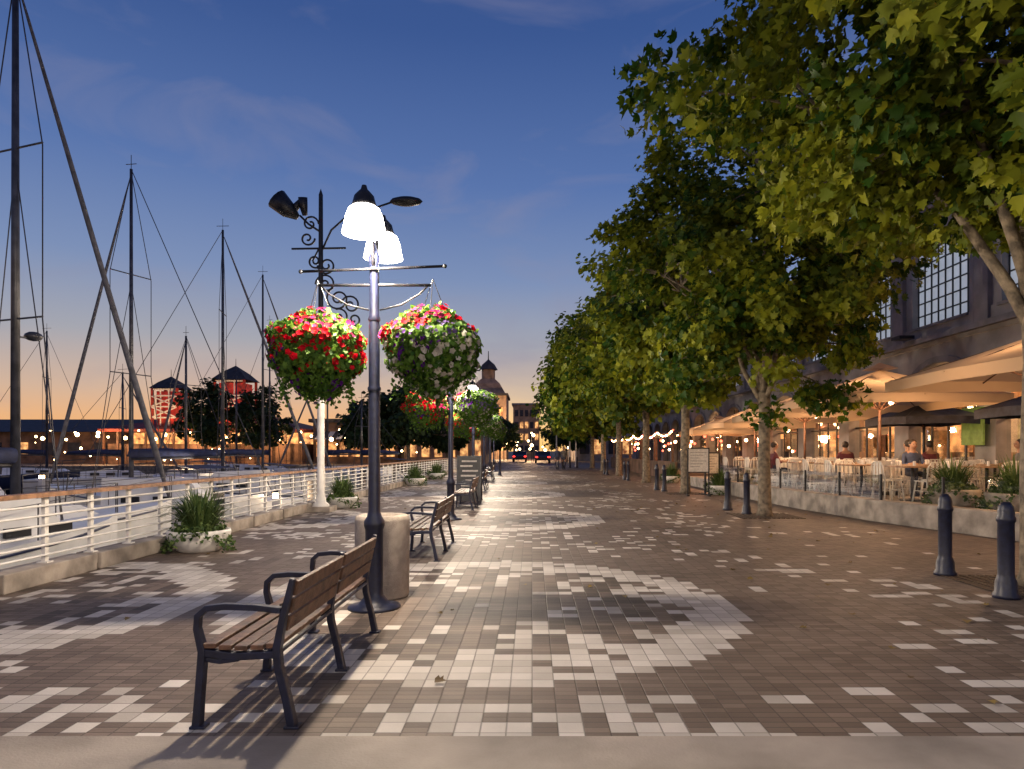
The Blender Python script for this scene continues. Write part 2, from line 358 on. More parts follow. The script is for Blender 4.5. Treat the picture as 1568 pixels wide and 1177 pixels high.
mb=MB(); mb.add([(-900,-60,WL),(-5.9,-60,WL),(-5.9,66.5,WL),(-900,66.5,WL)],[(0,1,2,3)],'water'); mb.obj('water')
mb=MB(); mb.box(-5.98,-5.905,-20,66,-2.5,-0.01,'conc'); mb.obj('seawall')
rs=np.random.RandomState(4); N=170
px=np.where(rs.uniform(size=N)<0.8,rs.normal(4.6,1.8,N),rs.uniform(-4.5,4,N)); py=rs.uniform(3.2,26,N); px=np.clip(px,-5,6.2)
scatter_mesh('fallen_leaves',np.stack([px,py,np.full(N,0.014)],1),rs.normal(size=(N,3))*0.12+[0,0,1],rs.uniform(.04,.085,N),rs.uniform(0,1,N),['litter'],T=MAP)

# ---------------------------------------------------------------- curb + railing
mb=MB()
y=-4
while y<60:
    mb.box(-5.62,-5.3,y,y+1.47,0.0,0.2,'conc')
    mb.box(-5.58,-5.34,y+1.472,y+1.548,0.07,0.19,'conc')
    y+=1.55
mb.obj('curb',bevel=0.012)
mb=MB(); y=-4.2
while y<60:
    mb.box(-5.48,-5.44,y-0.03,y+0.03,0.2,0.93,'white'); mb.box(-5.52,-5.40,y-0.05,y+0.05,0.2,0.215,'white')
    y+=0.79
for i,z in enumerate([0.29,0.40,0.51,0.62,0.73,0.84]):
    mb.cyl((-5.425,-4.2,z),(-5.425,60,z),0.014,0.014,'white',8)
mb.box(-5.53,-5.39,-4.2,60,0.935,0.985,'railwood')
mb.obj('waterfront_railing')

# ---------------------------------------------------------------- bench
def bench_mesh():
    mb=MB(); ys=[0.0,0.93,1.87]
    for y in ys:
        P=lambda L:[(a,y,b) for a,b in L]
        up=(0,1,0)
        mb.tube(P([(0.0,0.0),(0.015,0.2),(0.03,0.40),(0.0,0.52),(0.005,0.585),(0.05,0.625),(0.15,0.635),(0.3,0.63),(0.44,0.615)]),[0.026,0.024,0.024,0.02,0.02,0.02,0.02,0.02,0.02],'navy',4,up=up,sx=1.15,sy=0.8)
        mb.tube(P([(0.50,0.0),(0.47,0.15),(0.425,0.33),(0.42,0.42),(0.455,0.6),(0.50,0.78)]),[0.026,0.024,0.024,0.024,0.02,0.016],'navy',4,up=up,sx=1.1,sy=0.85)
        mb.tube(P([(0.03,0.395),(0.2,0.375),(0.42,0.385)]),0.022,'navy',4,up=up,sy=0.9)
        mb.tube(P([(0.03,0.36),(0.12,0.345),(0.22,0.36)]),0.012,'navy',4,up=up)
        mb.box(-0.03,0.05,y-0.035,y+0.035,0,0.015,'navy'); mb.box(0.46,0.54,y-0.035,y+0.035,0,0.015,'navy')
    for i in range(5):
        x=0.035+i*0.082; z=0.418-0.012*math.sin(i/4*math.pi)
        mb.box(x,x+0.068,-0.02,1.89,z,z+0.026,'wood')
    for (a,b_) in [(0.03,0.90),(0.96,1.84)]:
        for j in range(3):
            z=0.50+j*0.093; x=0.425+(z-0.45)*0.235
            th=0.075
            vs=[(x,a,z),(x+0.025,a,z-0.004),(x+0.025+th*0.22,a,z+th),(x+th*0.22,a,z+th+.004)]
            vs+= [(p[0],b_,p[2]) for p in vs]
            mb.add(vs,[(0,1,2,3),(7,6,5,4),(0,4,5,1),(1,5,6,2),(2,6,7,3),(3,7,4,0)],'wood')
    mb.cyl((0.43,0,0.395),(0.43,1.87,0.395),0.012,0.012,'navy',8)
    return mb
B=bench_mesh().obj('park_bench',bevel=0.005,loc=(-1.755,3.58,0))
for i,(x,y) in enumerate([(-1.75,8.95),(-1.95,16.6),(-2.2,24.6),(-2.4,32.5)]): copyobj(B,'park_bench',(x,y,0))

# ---------------------------------------------------------------- flower basket
def basket(name,parent,loc,seed):
    rs=np.random.RandomState(seed); np.random.seed(seed)
    e=empty(name,loc); e.parent=parent
    mb=MB(); mb.lathe((0,0,0),[(0.02,-0.32),(0.18,-0.26),(0.27,-0.12),(0.3,0.0),(0.27,0.0)],'soil',16)
    for a in (0.5,2.6,4.7): mb.cyl((0.28*math.cos(a),0.28*math.sin(a),0),(0,0,0.66),0.004,0.004,'dark',5)
    mb.obj('liner_and_chains',e)
    def shape(d,rr):
        lump=1+0.10*np.sin(4*np.arctan2(d[:,1],d[:,0])+seed)+0.08*np.sin(9*d[:,2]+seed)
        pos=d*(rr*lump)[:,None]*np.array([0.42,0.42,0.33]); low=pos[:,2]<0
        pos[low,0]*=(1+pos[low,2]*0.7); pos[low,1]*=(1+pos[low,2]*0.7); pos[low,2]*=1.12
        return pos
    N=6500; d=rs.normal(size=(N,3)); d/=np.linalg.norm(d,axis=1,keepdims=True)
    pos=shape(d,0.62+0.44*rs.uniform(0,1,N)**0.5)
    scatter_mesh('foliage',pos,d+rs.normal(size=(N,3))*0.5,rs.uniform(0.03,0.065,N),rs.uniform(0,1,N),['leafb'],parent=e,droop=True)
    S=[]
    for i in range(60):
        a=rs.uniform(0,6.28); r0=rs.uniform(0.1,0.36); L=rs.randint(6,24)
        for j in range(L): S.append((math.cos(a)*(r0+rs.normal()*0.02),math.sin(a)*(r0+rs.normal()*0.02),-0.22-j*0.012*rs.uniform(0.8,1.2)))
    S=np.array(S); scatter_mesh('trailing_leaves',S,rs.normal(size=S.shape),rs.uniform(0.02,0.045,len(S)),rs.uniform(0,0.8,len(S)),['leafb'],parent=e,droop=True)
    K=26; kd=rs.normal(size=(K,3)); kd/=np.linalg.norm(kd,axis=1,keepdims=True)
    kc=[]
    for q in kd:
        if seed%2==0: kc.append(rs.choice([0,0,0,0,1]) if q[2]>0.1 else (rs.choice([0,0,2,0,1]) if q[2]>-0.35 else rs.choice([2,2,0])))
        else: kc.append((rs.choice([0,3,3,1]) if q[0]<0.1 else rs.choice([4,4,0])) if q[2]>0.2 else (rs.choice([1,2,3]) if q[0]<0 else rs.choice([4,4,2])) if q[2]>-0.25 else 3)
    kc=np.array(kc)
    F=900 if seed%2 else 780; d=rs.normal(size=(F,3)); d/=np.linalg.norm(d,axis=1,keepdims=True)
    idx=np.argmax(d@kd.T+rs.normal(size=(F,K))*0.06,axis=1); mid=kc[idx]
    keep=rs.uniform(size=F)<np.where(d[:,2]<-0.2,0.5,0.9); d=d[keep]; mid=mid[keep]; F=len(d)
    pos=shape(d,rs.uniform(1.0,1.1,F))
    sz=np.where(mid==2,0.05,0.062)*rs.uniform(0.8,1.25,F); sz=np.where(mid==4,0.04,sz)
    scatter_mesh('blossoms',pos,d+rs.normal(size=(F,3))*0.35,sz,rs.uniform(0,1,F),['fred','fpink','fpur','fwhite','flav'],mid=mid,T=(PETAL_V,PETAL_F),parent=e)
    return e
# ---------------------------------------------------------------- lamp
LAMPCOL=(1,0.82,0.62)
def lamp(x,y,power,baskets=True,nlight=2,seed=0):
    e=empty('street_lamp',(x,y,0)); mb=MB()
    mb.lathe((0,0,0),[(0.0,0.0),(0.24,0.0),(0.24,0.02),(0.15,0.035),(0.12,0.07),(0.085,0.12),(0.08,0.16),(0.082,0.72),(0.095,0.76),(0.095,0.80),(0.07,0.84),(0.058,0.88),(0.055,0.9),(0.05,2.6),(0.045,2.64)],'navy',24)
    mb.lathe((0,0,0),[(0.058,2.0),(0.062,2.02),(0.058,2.04)],'navy',20)
    mb.lathe((0,0,0),[(0.047,2.64),(0.058,2.66),(0.045,2.70),(0.042,3.18),(0.055,3.2),(0.055,3.24),(0.03,3.3),(0.0,3.4)],'navy',20)
    for sy in (-1,1):
        mb.tube([(0,sy*0.03,3.15),(0,sy*0.09,3.3),(0,sy*0.13,3.52),(0,sy*0.2,3.68),(0,sy*0.29,3.73),(0,sy*0.36,3.70)],0.017,'dark',8)
        c=(0,sy*0.38,0)
        mb.lathe(c,[(0.0,3.76),(0.02,3.755),(0.03,3.72),(0.05,3.70),(0.085,3.66),(0.1,3.60),(0.11,3.575),(0.10,3.57)],'dark',20)
        mb.lathe(c,[(0.098,3.572),(0.135,3.545),(0.16,3.48),(0.175,3.40),(0.19,3.335),(0.182,3.335),(0.15,3.37),(0.0,3.385)],'shade',24)
    mb.cyl((-0.66,-0.06,3.09),(0.66,-0.06,3.14),0.013,0.013,'dark',8); mb.ball((-0.66,-0.06,3.09),0.02,'dark'); mb.ball((0.66,-0.06,3.14),0.02,'dark')
    mb.cyl((-0.52,0.0,2.98),(0.52,0.0,2.98),0.014,0.014,'dark',8)
    for sx in (-1,1):
        mb.tube([(sx*0.05,0,2.75),(sx*0.25,0,2.8),(sx*0.42,0,2.9),(sx*0.5,0,2.98)],0.009,'dark',6)
    mb.obj('post',e)
    for i,sy in enumerate((-1,1)):
        if nlight==2: plight('lamp_light',(0,sy*0.38,3.27),power,LAMPCOL,0.07,e)
    if nlight==1: plight('lamp_light',(0,-0.2,3.2),power*2,LAMPCOL,0.09,e)
    if baskets:
        basket('flower_basket_a',e,(-0.52,0,2.36),seed*2+4); basket('flower_basket_b',e,(0.54,0,2.38),seed*2+5)
    return e
PW=480
lamp(-1.46,6.31,PW,seed=0)
lamp(-1.2,-1.8,PW*0.8,False,1)  # row continued unseen behind camera; lamp added to fill the foreground
lamp(4.6,-3.2,PW*1.1,False,1)  # unseen extra lamp, added as fill for right foreground and near tree
lamp(-1.72,14.4,PW,seed=2)
lamp(-1.95,22.6,PW,seed=3,nlight=1)
lamp(-2.15,30.6,PW,seed=4,nlight=1)
lamp(-2.4,38.8,PW,False,1)
lamp(-2.65,47,PW,False,1)

mb=MB(); mb.lathe((0,0,0),[(0,0),(0.25,0),(0.265,0.02),(0.27,0.76),(0.26,0.8),(0.24,0.81),(0.17,0.81),(0.165,0.6),(0,0.6)],'concr',40)
mb.obj('concrete_litter_bin',loc=(-1.50,6.83,0))
mb=MB(); mb.lathe((0,0,0),[(0,0),(0.12,0),(0.12,0.03),(0.1,0.06),(0.095,0.16),(0.08,0.2),(0.073,0.23),(0.073,0.74),(0.085,0.76),(0.085,0.79),(0.073,0.81),(0.073,0.86),(0.062,0.91),(0.035,0.945),(0,0.95)],'navy',28)
b0=None
for x,y in [(4.67,6.73),(4.82,7.97),(4.9,15.6),(4.78,16.7),(4.72,24.4),(4.6,25.2),(4.68,33.2),(4.6,33.9),(4.5,41),(4.45,42),(-1.9,40),(2.6,58),(3.2,58),(3.8,58)]:
    if b0 is None: b0=mb.obj('bollard',loc=(x,y,0))
    else: copyobj(b0,'bollard',(x,y,0))

# ---------------------------------------------------------------- planters
def blades(parent,n,h,r,seed,loc):
    rs=random.Random(seed); V=[];F=[];tone=[]
    for i in range(n):
        a=rs.uniform(0,6.28); L=h*rs.uniform(0.5,1.1); sp=r*rs.uniform(0.2,1.3); w=rs.uniform(0.01,0.022); t=rs.random()
        o=len(V); ca,sa=math.cos(a),math.sin(a)
        r0=rs.uniform(0,0.2)
        for j in range(6):
            s=j/5; d=r0+sp*s**1.6; z=L*(s*1.25-0.6*s**3*(sp/r)); ww=w*(1-s**2*0.9)
            V+=[(ca*d-sa*ww,sa*d+ca*ww,z),(ca*d+sa*ww,sa*d-ca*ww,z)]; tone+=[t,t]
        for j in range(5): F.append((o+2*j,o+2*j+1,o+2*j+3,o+2*j+2))
    me=bpy.data.meshes.new('blades'); me.from_pydata(V,[],F); me.materials.append(M['blade'])
    at=me.attributes.new('tone','FLOAT','POINT'); at.data.foreach_set('value',tone)
    o=bpy.data.objects.new('plant_leaves',me); scene.collection.objects.link(o); o.parent=parent; o.location=loc
def planter(x,y,s,seed,n=420,pot='white',z=0):
    e=empty('planter_pot',(x,y,z)); e.scale=(s,)*3; mb=MB()
    mb.lathe((0,0,0),[(0,0),(0.26,0),(0.3,0.03),(0.4,0.16),(0.43,0.27),(0.42,0.31),(0.38,0.31),(0.36,0.26),(0,0.26)],pot,32); mb.obj('bowl',e)
    blades(e,n,0.62,0.42,seed,(0,0,0.25))
    rs=np.random.RandomState(seed); N=900; a=rs.uniform(0,6.28,N); rr=0.3+rs.uniform(0,0.2,N)
    pos=np.stack([np.cos(a)*rr,np.sin(a)*rr,0.36-(rr-0.3)*1.2*(1+0.8*np.sin(2*a+seed))+rs.normal(size=N)*0.05],1)
    scatter_mesh('trailing_leaves',pos,rs.normal(size=(N,3))+[0,0,1],rs.uniform(0.03,0.08,N),rs.uniform(0,1,N),['blade'],parent=e)
planter(-4.83,9.9,1,1); planter(-4.85,17.4,0.9,2); planter(-4.9,28.5,1,3,250); planter(-4.9,35,1,4,250); planter(6.2,22.6,1,5,300); planter(6.3,31,1,6,250)
TZ=0.37
for i,(x,y) in enumerate([(8.8,10.6),(8.5,12.0),(8.2,13.3)]): planter(x,y,1.1,20+i,260,'conc',TZ)

# ---------------------------------------------------------------- ornamental mast
def spiral(mb,c,r,turns,k,rad=0.02,st=0,sgn=1):
    P=[]; n=int(18*turns)
    for i in range(n+1):
        t=i/n; a=st+sgn*t*turns*2*math.pi; q=r*(1-0.8*t); P.append((c[0]+math.cos(a)*q,c[1],c[2]+math.sin(a)*q))
    mb.tube(P,rad,k,6)
mb=MB()
mb.box(-0.3,0.3,-0.3,0.3,0,0.12,'conc'); mb.lathe((0,0,0),[(0.2,0.12),(0.2,0.16),(0.13,0.22),(0.1,0.4),(0.085,0.45),(0.08,4.6),(0.1,4.65),(0.1,4.72),(0.06,4.8)],'white',20)
mb.lathe((0,0,0),[(0.06,4.8),(0.05,7.6),(0.0,7.75)],'dark',16)
for c,r,t,st,s in [((0.14,0,5.9),0.22,1.6,3.14,1),((-0.14,0,6.0),0.18,1.5,0,-1),((0.12,0,5.45),0.25,1.5,3.14,-1),((0.42,0,5.1),0.3,1.6,2,1),((0.72,0,4.95),0.24,1.4,3,-1),((-0.25,0,6.9),0.2,1.3,0,1),((-0.32,0,6.55),0.18,1.3,0,-1),((0.45,0,4.65),0.22,1.3,2,-1),((0.8,0,4.6),0.18,1.4,3,1)]:
    spiral(mb,c,r,t,'dark',0.024,st,s)
mb.tube([(0,0,6.2),(0.25,0,6.75),(0.7,0,7.15),(1.2,0,7.25),(1.7,0,7.42)],0.025,'dark',8)
mb.ball((2.05,0,7.44),0.4,'dark',1,0.45,0.28,14)
mb.tube([(0,0,6.7),(-0.3,0,6.9),(-0.5,0,7.1)],0.025,'dark',8)
mb.tube([(-0.45,0,7.5),(-0.62,0,7.28),(-0.95,0,7.15)],[0.05,0.1,0.06],'dark',8)
mb.tube([(-0.55,0.0,7.05),(-0.75,-0.08,7.2),(-1.02,-0.12,7.46)],[0.07,0.2,0.26],'dark',12)
mb.tube([(-0.38,0.0,7.1),(-0.4,-0.05,7.3),(-0.4,-0.1,7.5)],[0.06,0.1,0.11],'dark',12)
mb.tube([(-0.2,0,6.0),(-0.1,0,6.2),(0,0,6.4)],0.02,'dark',6)
mb.cyl((-0.7,0,6.3),(0.6,0,6.32),0.025,0.025,'dark',6)
mb.obj('ornamental_floodlight_mast',loc=(-5.08,16.4,0))

# ---------------------------------------------------------------- trees
tree('plane_tree',5.38,7.3,3.0,0.135,(6.05,7.2,6.3),(4.65,3.6,3.0),380,120,0.15,11,spread=0.5,T=MAP,nl=8,lowcut=-0.9,grate=True)
tree('plane_tree',5.15,15.15,2.75,0.135,(5.0,15.2,5.75),(3.15,3.3,3.25),280,95,0.17,12,spread=0.48,T=MAP,nl=7,lowcut=-0.88,grate=True)
tree('plane_tree',5.2,23.2,3.1,0.15,(4.9,23.2,6.0),(3.0,3.4,3.2),190,80,0.22,13,spread=0.55,lowcut=-0.85,grate=True)
tree('plane_tree',5.2,31.2,3.1,0.16,(4.6,31.2,5.5),(3.3,3.6,3.2),150,75,0.26,14,spread=0.62)
tree('plane_tree',5.0,39.5,3.2,0.16,(4.3,39.5,6.7),(3.7,3.8,4.2),150,75,0.3,15,spread=0.7)
tree('plane_tree',5.0,48,3.2,0.18,(4.6,48,5.4),(3.9,3.8,3.4),120,60,0.34,16,spread=0.8)
tree('plane_tree',5.0,57,3.0,0.18,(4.6,57,5),(4,4,3.2),90,60,0.4,17,spread=0.9)
for i,(x,y,h,r) in enumerate([(-10.5,58,7.4,3.0),(-14,60,6.6,2.6),(-8,64,6.2,2.4),(-33,69,8.6,2.4),(-27.5,68.5,7.6,2.8),(-6,80,6.5,2.5),(-4.5,95,6.5,2.8),(4.5,90,6.5,3)]):
    tree('distant_tree',x,y,1.6,0.15,(x,y,h*0.6),(r,r,h*0.4),70,60,0.4,30+i,spread=0.75,leaf='leafd',nl=4)

# ---------------------------------------------------------------- main building (right)
def warehouse():
    e=empty('warehouse_building',(0,0,0)); X=12.0; mb=MB(); gl=MB(); W=4.1; n0=6; H1=4.6
    for i in range(18):
        y0=n0+i*W-0.2
        p=0.42; a=y0+p; b_=y0+W-p; sp=3.1; pts=[(y0,0),(y0,H1),(y0+W,H1),(y0+W,0),(b_,0),(b_,sp)]
        c=(a+b_)/2; hw=(b_-a)/2; arch=[(c+hw*math.cos(t*math.pi/12),sp+0.95*math.sin(t*math.pi/12)) for t in range(1,12)]
        pts+=arch+[(a,sp),(a,0)]
        mb.add([(X,q[0],q[1]) for q in pts],[tuple(range(len(pts)))],'bwall')
        op=[(b_,0),(b_,sp)]+arch+[(a,sp),(a,0)]
        vs=[(X,q[0],q[1]) for q in op]+[(X+0.4,q[0],q[1]) for q in op]; L=len(op)
        mb.add(vs,[(j,j+1,L+j+1,L+j) for j in range(L-1)],'btrim')
        for t in range(12):
            A=lambda r,tt:(c+(hw+r)*math.cos(tt*math.pi/12),sp+(0.95+r)*math.sin(tt*math.pi/12))
            q=[A(0.02,t),A(0.2,t),A(0.2,t+1),A(0.02,t+1)]
            vs=[(X-0.06,*s_) for s_ in q]+[(X+0.01,*s_) for s_ in q]
            mb.add(vs,[(0,1,2,3),(0,4,5,1),(1,5,6,2),(2,6,7,3),(3,7,4,0)],'btrim')
        for k in range(1,4): mb.box(X+0.26,X+0.31,a+k*(b_-a)/4-0.03,a+k*(b_-a)/4+0.03,0,3.95,'dark')
        for z in (0.5,2.3,3.1): mb.box(X+0.255,X+0.315,a,b_,z-0.03,z+0.03,'dark')
        gl.add([(X+0.285,a,0),(X+0.285,b_,0),(X+0.285,b_,4.05),(X+0.285,a,4.05)],[(0,1,2,3)],'glass')
        mb.box(X,X+0.4,y0,y0+0.65,5.25,7.6,'bwall'); mb.box(X,X+0.4,y0+W-0.65,y0+W-0.003,5.25,7.6,'bwall')
        mb.box(X-0.13,X-0.003,y0-0.3,y0+0.3,4.9,8.5,'btrim')
        wa=y0+0.65; wb=y0+W-0.65
        gl.add([(X+0.22,wa,5.25),(X+0.22,wb,5.25),(X+0.22,wb,7.6),(X+0.22,wa,7.6)],[(0,1,2,3)],'wing')
        for k in range(0,9): yy=wa+k*(wb-wa)/8; mb.box(X+0.18,X+0.216,yy-0.018,yy+0.018,5.25,7.6,'dark')
        for k in range(0,7): zz=5.25+k*2.35/6; mb.box(X+0.175,X+0.212,wa,wb,zz-0.018,zz+0.018,'dark')
        mb.box(X-0.1,X-0.002,wa-0.05,wb+0.05,5.17,5.25,'btrim')
    Y0=n0-0.2; Y1=n0-0.2+18*W
    mb.box(X-0.05,X+0.4,Y0,Y1,H1+0.002,5.248,'bwall'); mb.box(X-0.22,X-0.052,Y0,Y1,4.72,4.88,'btrim')
    mb.box(X,X+0.4,Y0,Y1,7.602,9.0,'bwall'); mb.box(X-0.3,X-0.004,Y0,Y1,8.6,8.8,'btrim'); mb.box(X-0.2,X+0.6,Y0,Y1,9.002,9.2,'btrim')
    mb.box(X+0.4,X+20,Y0-0.1,Y0,0,9,'bwall'); mb.box(X+0.4,X+20,Y1,Y1+0.1,0,9,'bwall')
    mb.box(X+0.402,X+20,Y0,Y1,8.8,8.98,'roofd'); mb.box(X+0.402,X+6,Y0,Y1,4.45,4.58,'inter')
    mb.box(X+4.5,X+4.6,Y0,Y1,0,4.44,'inter'); mb.obj('walls',e); gl.obj('windows',e)
    it=MB(); rs=random.Random(3)
    for i in range(70):
        yy=Y0+rs.uniform(0,45); h=rs.uniform(0.6,1.6); w=rs.uniform(0.4,1.4); z0=rs.choice([0,0,1.4,2.2]); x0=X+4.1-0.005*i
        it.box(x0,X+4.45,yy,yy+w,z0,max(z0+0.3,2.2+h*0.3),rs.choice(['amber','amber','board','roofd','table','inter']))
    for i in range(60):
        c=(X+rs.uniform(0.9,3.8),Y0+rs.uniform(0,60),rs.uniform(2.4,3.5)); it.ball(c,0.09,'bulb',n=8); it.cyl((c[0],c[1],c[2]+0.08),(c[0],c[1],4.45),0.008,0.008,'dark',4)
    it.obj('interior_fittings',e)
    for yy in (11,17,24,32,45): plight('interior_light',(X+2.2,yy,3.3),520,(1,0.52,0.22),0.2,e)
    f=MB(); f.box(X-0.7,X-0.24,21.0,21.5,4.9,5.0,'dark'); f.box(X-0.25,X-0.2,14.0,15.0,1.6,2.6,'green'); f.box(X-0.25,X-0.2,17.8,18.7,1.6,2.6,'green')
    for k in range(16):
        yy=n0-0.2+(k+1)*W-0.0; f.box(X-0.32,X-0.14,yy-.08,yy+.08,2.75,3.0,'dark'); f.ball((X-0.23,yy,2.7),0.06,'bulb' if k%3 else 'redbulb',n=8)
    f.obj('wall_fittings',e)
warehouse()

# ---------------------------------------------------------------- terrace wall + deck + glass
path=[(9.6,7.5),(8.6,9.0),(7.9,11),(7.15,14),(6.8,17),(6.65,20),(6.6,24)]
fine=[]
for i in range(len(path)-1):
    for t in (0,0.5): fine.append((path[i][0]*(1-t)+path[i+1][0]*t,path[i][1]*(1-t)+path[i+1][1]*t))
fine.append(path[-1])
mb=MB(); mb.tube([(x,y,0.22) for x,y in fine],0.22,'conc',4,up=(0,0,1),sx=1.0,sy=0.75,flat=True); mb.obj('terrace_wall',bevel=0.015)
mb=MB(); pp=[(x,y,TZ) for x,y in path]+[(6.6,29,TZ),(11.97,29,TZ),(11.97,7.5,TZ)]; mb.add(pp+[(a,b_,0) for a,b_,_ in pp],[tuple(range(len(pp)))[::-1]]+[(i,i+1,len(pp)+i+1,len(pp)+i) for i in range(len(pp)-1)],'conc'); mb.obj('terrace_paving')
mb=MB()
for i in range(len(fine)-1):
    (x0,y0),(x1,y1)=fine[i],fine[i+1]
    mb.add([(x0,y0,0.46),(x1,y1,0.46),(x1,y1,0.95),(x0,y0,0.95)],[(0,1,2,3)],'glass'); mb.box(x0-0.02,x0+0.02,y0-0.02,y0+0.02,0.44,0.97,'dark')
mb.obj('glass_fence')
def umbrella(x,y,s,z,h,k,light=True,pole='brownwood'):
    e=empty('patio_umbrella',(x,y,0))
    mb=MB(); mb.cyl((0,0,TZ),(0,0,z+h),0.04,0.035,pole,10); mb.box(-0.35,0.35,-0.35,0.35,TZ,TZ+0.08,'dark')
    hs=s/2; rim=[(-1,-1),(0,-1),(1,-1),(1,0),(1,1),(0,1),(-1,1),(-1,0)]
    for t in rim:
        mb.tube([(0,0,z+h-0.03),(t[0]*hs,t[1]*hs,z-0.01)],0.013,pole,5)
        mb.tube([(0,0,z-0.25),(t[0]*hs*0.5,t[1]*hs*0.5,z+h*0.47)],0.012,pole,5)
    mb.obj('pole_and_ribs',e)
    c=MB(); R=[(t[0]*hs,t[1]*hs,z+(0.0 if t[0] and t[1] else 0.03)) for t in rim]; R2=[(a,b_,c_-0.2) for a,b_,c_ in R]
    mids=[(a*0.5,b_*0.5,z+h*0.47) for a,b_,c_ in R]
    vs=R+mids+[(0,0,z+h)]+R2
    F=[]
    for j in range(8):
        k2=(j+1)%8; F.append((j,k2,8+k2,8+j)); F.append((8+j,8+k2,16)); F.append((17+j,17+k2,k2,j))
    c.add(vs,F,k); c.add([(p[0]*0.16,p[1]*0.16,z+h+0.01) for p in R]+[(0,0,z+h+0.18)],[(j,(j+1)%8,8) for j in range(8)],k)
    o=c.obj('canopy',e)
    at=o.data.attributes.new('tone','FLOAT','POINT'); at.data.foreach_set('value',[0.7]*len(o.data.vertices))
    if light:
        b=MB(); b.ball((-0.5,-0.6,z-0.02),0.07,'bulb'); b.cyl((-0.5,-0.6,z),(-0.5,-0.6,z+h*.45),0.006,0.006,'dark',4)
        b.ball((0.6,0.6,z-0.02),0.06,'bulb'); b.cyl((0.6,0.6,z),(0.6,0.6,z+h*.45),0.006,0.006,'dark',4); b.obj('hanging_bulb',e)
        plight('umbrella_light',(-0.5,-0.6,z-0.25),150,(1,0.57,0.29),0.08,e)
umbrella(8.95,11.6,3.9,2.8,0.75,'canvas'); umbrella(8.6,16.9,3.9,2.7,0.75,'canvas'); umbrella(8.7,21.8,3.6,2.6,0.7,'canvas')
umbrella(8.8,27,3.4,2.5,0.7,'canvas'); umbrella(11.0,14.2,2.2,2.35,0.5,'canvasd',False,'dark'); umbrella(10.9,19,2.2,2.35,0.5,'canvasd',False,'dark'); umbrella(9.0,33,3.2,2.4,0.6,'canvas')
mb=MB()
for sx in (-1,1):
    for sy in (-1,1): mb.tube([(sx*0.18,sy*0.18,0.44),(sx*0.23,sy*0.23,0)],0.017,'chairw',6)
mb.box(-0.21,0.21,-0.21,0.21,0.435,0.455,'chairw')
mb.tube([(-0.2,0.2,0.45),(-0.19,0.24,0.75),(-0.12,0.25,0.84),(0.12,0.25,0.84),(0.19,0.24,0.75),(0.2,0.2,0.45)],0.016,'chairw',6)
for x in (-0.1,0,0.1): mb.box(x-0.028,x+0.028,0.232,0.244,0.455,0.83,'chairw')
mb.tube([(-0.21,-0.21,0.24),(0.21,-0.21,0.24),(0.21,0.21,0.24),(-0.21,0.21,0.24),(-0.21,-0.21,0.24)],0.008,'chairw',5)
CH=mb.obj('patio_chair',loc=(8,12.2,TZ))
mb=MB(); mb.box(-0.4,0.4,-0.4,0.4,0.72,0.755,'table'); mb.cyl((0,0,0.02),(0,0,0.72),0.035,0.035,'dark',10); mb.lathe((0,0,0),[(0,0.0),(0.25,0),(0.25,0.02),(0.04,0.05)],'dark',16)
mb.lathe((0.1,0.1,0.755),[(0.03,0),(0.03,0.1),(0.0,0.1)],'white',10); TB=mb.obj('patio_table',bevel=0.006,loc=(8.4,13.0,TZ))
rs=random.Random(5); seats=[]; first=True
for gx in (7.95,9.5,11.0):
    for gy in (14.7,16.3,17.9,19.5,21.1,23,25):
        x=gx+rs.uniform(-.1,.1)+(0.25 if gy<15 else 0); y=gy+rs.uniform(-.15,.15)
        if first: TB.location=(x,y,TZ); first=False
        else: copyobj(TB,'patio_table',(x,y,TZ))
        for a in (0,1,2,3):
            ang=a*math.pi/2+rs.uniform(-.15,.15); d=0.58
            p=(x-math.sin(ang)*d,y+math.cos(ang)*d,TZ)
            if len(seats)==0: CH.location=p; CH.rotation_euler[2]=ang
            else: copyobj(CH,'patio_chair',p,ang)
            seats.append((p,ang))
for x,y in ((10.1,11.5),(10.4,12.9)):
    copyobj(TB,'patio_table',(x,y,TZ))
    for a in range(4):
        ang=a*math.pi/2+.1; copyobj(CH,'patio_chair',(x-math.sin(ang)*.58,y+math.cos(ang)*.58,TZ),ang)
